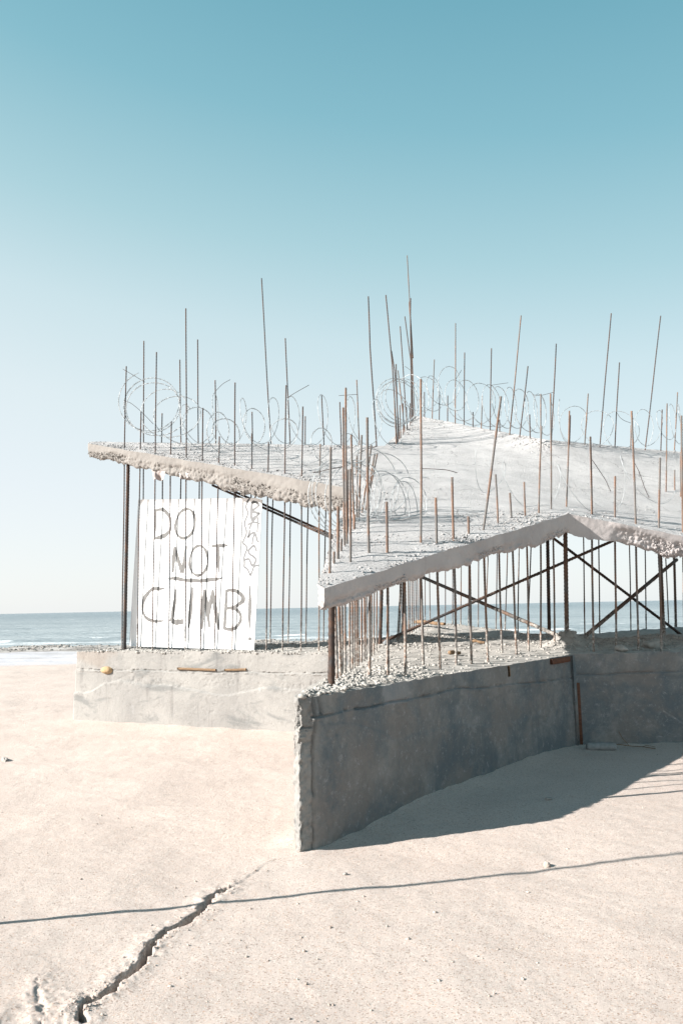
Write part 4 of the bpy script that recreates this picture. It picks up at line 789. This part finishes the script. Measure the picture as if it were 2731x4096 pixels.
# nibbled top right corner and slightly wavy edges
G = Fp.reshape(m, m, 3); G[-1, -1] += -ey*.035-ex*.0; G[:, -1] += ey[None]*(.004*np.sin(np.arange(m)*1.7))[:, None]; Fp = G.reshape(-1, 3)
B = Fp-n*.014-BL; Fr = Fp-BL; g = grid_faces(m, m); bd = np.concatenate([np.arange(m)*m, (m-1)*m+np.arange(1, m), (np.arange(m-2, -1, -1))*m+m-1, np.arange(m-2, 0, -1)])
sd = np.stack([bd, np.roll(bd, -1), np.roll(bd, -1)+m*m, bd+m*m], 1)
face = g if np.cross(G[1, 0]-G[0, 0], G[0, 1]-G[0, 0])@n > 0 else g[:, ::-1]
mk('board', np.concatenate([Fr, B]), np.concatenate([face, face[:, ::-1]+m*m, sd]), BOARD, sign)
def stroke(acc, pts, ws, off, rag=.12):
    P = np.array(pts, float); w = np.array(ws, float); k = len(P)
    L = np.concatenate([[0], np.cumsum(np.linalg.norm(np.diff(P, axis=0), axis=1))]); M_ = max(8, int(L[-1]/.012))
    s = np.linspace(0, L[-1], M_)
    Q = np.stack([np.interp(s, L, P[:, 0]), np.interp(s, L, P[:, 1])], 1); W_ = np.interp(s, L, w)
    for _ in range(3 if k > 3 else 1): Q[1:-1] = (Q[:-2]+2*Q[1:-1]+Q[2:])/4; W_[1:-1] = (W_[:-2]+2*W_[1:-1]+W_[2:])/4
    T_ = np.gradient(Q, axis=0); T_ /= np.linalg.norm(T_, axis=1)[:, None]+1e-9; N_ = np.stack([-T_[:, 1], T_[:, 0]], 1)
    j1, j2 = 1+rag*rng.uniform(-1, 1, M_), 1+rag*rng.uniform(-1, 1, M_)
    a, b = Q+N_*(W_*.5*j1)[:, None], Q-N_*(W_*.5*j2)[:, None]
    to = lambda q, o: q[:, :1]*ex+q[:, 1:]*ey+n*o
    V = np.concatenate([to(a, off), to(b, off)]); i = np.arange(M_-1)
    Q4 = np.stack([i, i+1, M_+i+1, M_+i], 1)
    acc.add(V, Q4)
lay = 0
names = ['letter']*5+['underline']+['letter']*5+['exclamation_mark']
for nm, L in zip(names, LETTERS):
    a = Acc()
    for (pts, ws) in L: lay += 1; stroke(a, pts, ws, .0010+.00003*lay)
    a.build(nm, PAINT, sign)
a = Acc()
for i, (pts, ws) in enumerate(TAG): stroke(a, pts, ws, .0010+.00004*i, .05)
a.build('graffiti_tag', SPRAY, sign)

# ---------------------------------------------------------------- razor wire
def coil(label, loops, hx, phase, wire_r=.0050, blade=.025, step=.060, jit=.02, group='coils of razor wire on the roof slab', clampz=True, seed=0):
    root = tag(empty('razor_wire'), label, 'razor wire', group); L = np.array(loops, float); k = len(L)
    root.location = L[0, :3]-np.array([0, 0, L[0, 3]])
    per = 64; t = np.linspace(0, k-1, (k-1)*per+1)
    ip = lambda c: np.interp(t, np.arange(k), L[:, c])
    c = np.stack([ip(0), ip(1), ip(2)], 1); R_ = ip(3); fx, fz = ip(4), ip(5)
    th = 2*math.pi*t+phase; h = np.array(hx, float); h /= np.linalg.norm(h)
    jx = jit*vn(p3(t*2.1+seed*9, t*0), 1, 141+seed); jz = jit*vn(p3(t*2.3, t*0+5+seed*3), 1, 142+seed)
    yaw = np.arccos(np.clip(fx, .05, 1))
    P = c.copy(); co, si = np.cos(th)*R_, np.sin(th)*R_
    P[:, 0] += co*np.cos(yaw)+jx; P[:, 1] += co*np.sin(yaw)*.9; P[:, 2] += si*fz+jz
    if clampz:
        ins = inside(P[:, 0], P[:, 1], RXY); rzz = roof_z(P[:, 0], P[:, 1])+.02; P[:, 2] = np.where(ins & (P[:, 2] < rzz), rzz, P[:, 2])
    o = np.array(root.location); P = P-o
    Pr, s = resample(P, .018)
    a = Acc(); add_tube(a, Pr, wire_r, n=5); a.build('wire', GALV, root, smooth=True)
    Pb, s = resample(P, step); T_ = np.gradient(Pb, axis=0); T_ /= np.linalg.norm(T_, axis=1)[:, None]+1e-9
    m = len(Pb); rv = rng.normal(0, 1, (m, 3)); Nn = np.cross(T_, rv); Nn /= np.linalg.norm(Nn, axis=1)[:, None]+1e-9; Bn = np.cross(T_, Nn)
    tpl = np.array([(-1, 0, .55), (-.25, 0, .0), (-1, 0, -.55), (0, 0, -.16), (1, 0, -.55), (.25, 0, 0), (1, 0, .55), (0, 0, .16)])
    VV = []
    for sgn in (1, -1):
        q = tpl.copy(); q[:, 1] = sgn*.07; VV.append(q)
    tp = np.concatenate(VV)*blade
    V = Pb[:, None]+tp[None, :, 0:1]*T_[:, None]+tp[None, :, 1:2]*Bn[:, None]+tp[None, :, 2:3]*Nn[:, None]
    tri = np.array([(0, 1, 7), (7, 1, 3), (1, 2, 3), (7, 3, 5), (3, 4, 5), (5, 6, 7)]); tri = np.concatenate([tri, tri[:, ::-1]+8])
    sdq = np.array([(i, (i+1) % 8, (i+1) % 8+8, i+8) for i in range(8)])
    base = (np.arange(m)*16)[:, None, None]
    ob = mk('blades', V.reshape(-1, 3), [(tri[None]+base).reshape(-1, 3), (sdq[None]+base).reshape(-1, 4)], GALV, root); ob['kind'] = 'stuff'
    return root
coil('tight round coil of razor wire at the far left tip of the roof slab', COIL_LEFT, (1, 0), 2.0, seed=1, wire_r=.005, blade=.026)
coil('loose narrow loops of razor wire along the rear rim of the left slab arm', COIL_BACK, (1, 0), 1.2, seed=2, blade=.021, wire_r=.0046)
coil('dense bright tangle of razor wire over the front tip of the roof slab', COIL_FRONT, (1, 0), .5, wire_r=.0040, blade=.019, step=.055, jit=.05, seed=3)
coil('razor wire coil at the roof peak with loops running down its right rim', COIL_REAR, (1, 0), 1.0, jit=.03, seed=4)
coil('sparse sagging razor wire along the far right rim of the roof slab', COIL_RIGHT, (1, 0), .3, wire_r=.0042, blade=.019, jit=.09, seed=5)
coil('thin stretched razor wire along the near right edge of the roof slab', [COIL_EDGE[i] for i in (0, 2, 4, 6, 9)], (1, 0), 2.4, wire_r=.0028, blade=.014, step=.07, jit=.16, seed=6)

# ---------------------------------------------------------------- loose things
def stick(name, a, b, r, mat, label, cat, bend=.01, n=9):
    a, b = np.array(a, float), np.array(b, float); t = np.linspace(0, 1, 22)[:, None]; P = a*(1-t)+b*t
    P[:, 2] += bend*np.sin(t[:, 0]*math.pi*1.6); P[:, 0] += bend*.6*np.sin(t[:, 0]*7)
    rr = r*(1.05-.25*t[:, 0]+.16*vn(p3(t[:, 0]*13, t[:, 0]*0), 1, 151)); rr[-1] *= .85
    c = (a+b)/2; o = Acc(); add_tube(o, P-c, rr, n=n); ob = o.build(name, mat, None, smooth=True); ob.location = c; return tag(ob, label, cat)
stick('wooden_log', (1.40, 15.9, 1.275), (1.82, 14.55, 1.265), .034, WOOD, 'brown wooden log lying on the rear of the base behind the bars', 'log')
fz = lambda x, y: float(floor_z(np.array([x]), np.array([y]))[0])
stick('wood_scrap', (1.16, 8.95, fz(1.16, 8.95)+.025), (1.30, 9.12, fz(1.30, 9.12)+.03), .022, WOOD, 'small orange-brown wood scrap on the rubble of the front arm', 'wood scrap', .004)
stick('wood_scrap', (1.80, 11.5, fz(1.8, 11.5)+.025), (1.98, 11.4, fz(1.98, 11.4)+.03), .022, WOOD, 'splintered pale wood scrap in the middle of the rubble-strewn base', 'wood scrap', .012)
a = Acc(); P = np.stack([np.linspace(-.155, .155, 24), np.zeros(24), np.zeros(24)], 1); rr = .042*np.array([.75, .93]+[1]*20+[.93, .75]); rr = rr*(1+.03*vn(p3(np.arange(24.)*.7, np.zeros(24)), 1, 161)); add_tube(a, P, rr, n=18)
ob = a.build('concrete_cylinder', PIPE, None, smooth=True); ob.location = (2.74, 8.82, gz1(2.74, 8.82)+.036); ob.rotation_euler = (0, 0, -.08); tag(ob, 'short grey concrete cylinder lying in the shade below the right wall', 'cylinder')
tw = Acc()
for path, r in (([(2.86, 9.02, .03), (3.0, 9.0, .035), (3.12, 8.98, .02), (3.22, 8.93, .02), (3.33, 8.84, .012)], .0045), ([(3.10, 8.985, .02), (3.04, 9.02, .10), (3.01, 9.04, .17)], .0035), ([(3.22, 8.93, .02), (3.28, 8.95, .03), (3.36, 8.92, .015)], .003)):
    add_tube(tw, np.array(path)-np.array([3.1, 9, 0]), r, n=6)
ob = tw.build('dry_twig', WOOD, None, smooth=True); ob.location = (3.1, 9, gz1(3.1, 9)); tag(ob, 'thin dry branching twig at the foot of the shaded right wall', 'twig')
def rock(name, x, y, r, label, mat=PEBBLE, seed=0, floor=False, z=None):
    zz = z if z is not None else (fz(x, y) if floor else gz1(x, y)); ob = blob(name, (0, 0, 0), r, mat, None, seed, .3, 2, seed*1.3); ob.location = (x, y, zz+r[2]*.45); return tag(ob, label, 'stone')
rock('stone', 1.21, 5.09, (.026, .02, .018), 'small pale stone lying on the long thin shadow across the sand', seed=1)
rock('stone', 3.2, 9.36, (.075, .055, .05), 'large pale lump of concrete on top of the shaded right wall', CRUMB, 2, True)
rock('stone', 3.72, 9.75, (.13, .10, .07), 'dark rubble lump on the shaded right wall near the picture edge', CRUMB, 3, True)
rock('stone', -3.80, 9.12, (.10, .03, .022), 'flat dark stone on the open sand at the left picture edge', SHORE, 4)
rock('stone', 1.62, 6.66, (.03, .022, .014), 'small stone in the wall shadow on the sand', SHORE, 5)
rock('stone', .58, 10.72, (.08, .06, .05), 'rubble lump at the foot of the thick bar behind the front arm', WALL, 6, True)
rock('stone', -.02, 5.03, (.016, .012, .010), 'dark pebble on the sand in front of the wall tip', SHORE, 7)
# leaning pole just left of the picture: its shadow is the thin line across the sand
tipz = 2.95; k = tipz/.99
tip_ = np.array([3.05, 5.50, 0])-np.array([1.84*k, .59*k, -tipz]); foot = np.array([-2.62, 4.17, gz1(-2.62, 4.17)-.15])
pl = Acc(); Pp, _ = resample([foot-foot, tip_-foot], .08); Pp[:, 0] += .012*np.sin(Pp[:, 2]*3.1); Pp[:, 1] += .035*np.sin(Pp[:, 2]*2.2)*np.clip(Pp[:, 2], 0, 1); add_tube(pl, Pp, .020*(1-.25*np.linspace(0, 1, len(Pp))), n=10)
ob = pl.build('metal_pole', STEEL, None, smooth=True); ob.location = foot; tag(ob, 'thin leaning metal pole planted in the sand left of the crack', 'pole')

# ---------------------------------------------------------------- gravel and shore stones
def beach_pts(n, r0, r1, a):
    rr = np.exp(rng.uniform(math.log(r0), math.log(r1), n)); t = rng.uniform(-a, a, n); x, y = rr*np.sin(t), rr*np.cos(t)
    k = ~inside(x, y, BASE); return x[k], y[k]
x, y = beach_pts(9000, 2.6, 14, .6); k = vn(p3(x, y), 1.4, 181)+.5*rng.uniform(-1, 1, len(x)) > .35; x, y = x[k], y[k]; s_ = .0015+.0075*rng.uniform(0, 1, len(x))**9
dcr, _ = seg_dist(x, y, CRACK); 
tag(stones('gravel', np.column_stack([x, y, ground_z(x, y)+s_*.3]), s_, PEBBLE, None), kind='stuff')
cp = np.array(CRACK); t = rng.uniform(0, len(cp)-1, 1500); i = t.astype(int); q = cp[i]+(cp[np.minimum(i+1, len(cp)-1)]-cp[i])*(t-i)[:, None]+rng.normal(0, .035, (1500, 2)); q = q[::4]; s_ = .002+.006*rng.uniform(0, 1, len(q))**4
tag(stones('sand_clods', np.column_stack([q, ground_z(q[:, 0], q[:, 1])+s_*.3]), s_, SAND, None), kind='stuff')
x = rng.uniform(-30, 34, 9000); y = 38+20*rng.beta(2.2, 1.6, 9000)+2.2*vn(p3(x, x*0), .12, 171); s_ = .03+.10*rng.uniform(0, 1, 9000)**3; k = vn(p3(x*.25, y*.8), 1, 173) > -.25; x, y, s_ = x[k], y[k], s_[k]
tag(stones('shore_stones', np.column_stack([x, y, ground_z(x, y)+s_*.1]), s_, SHORE, None, .4), kind='stuff')
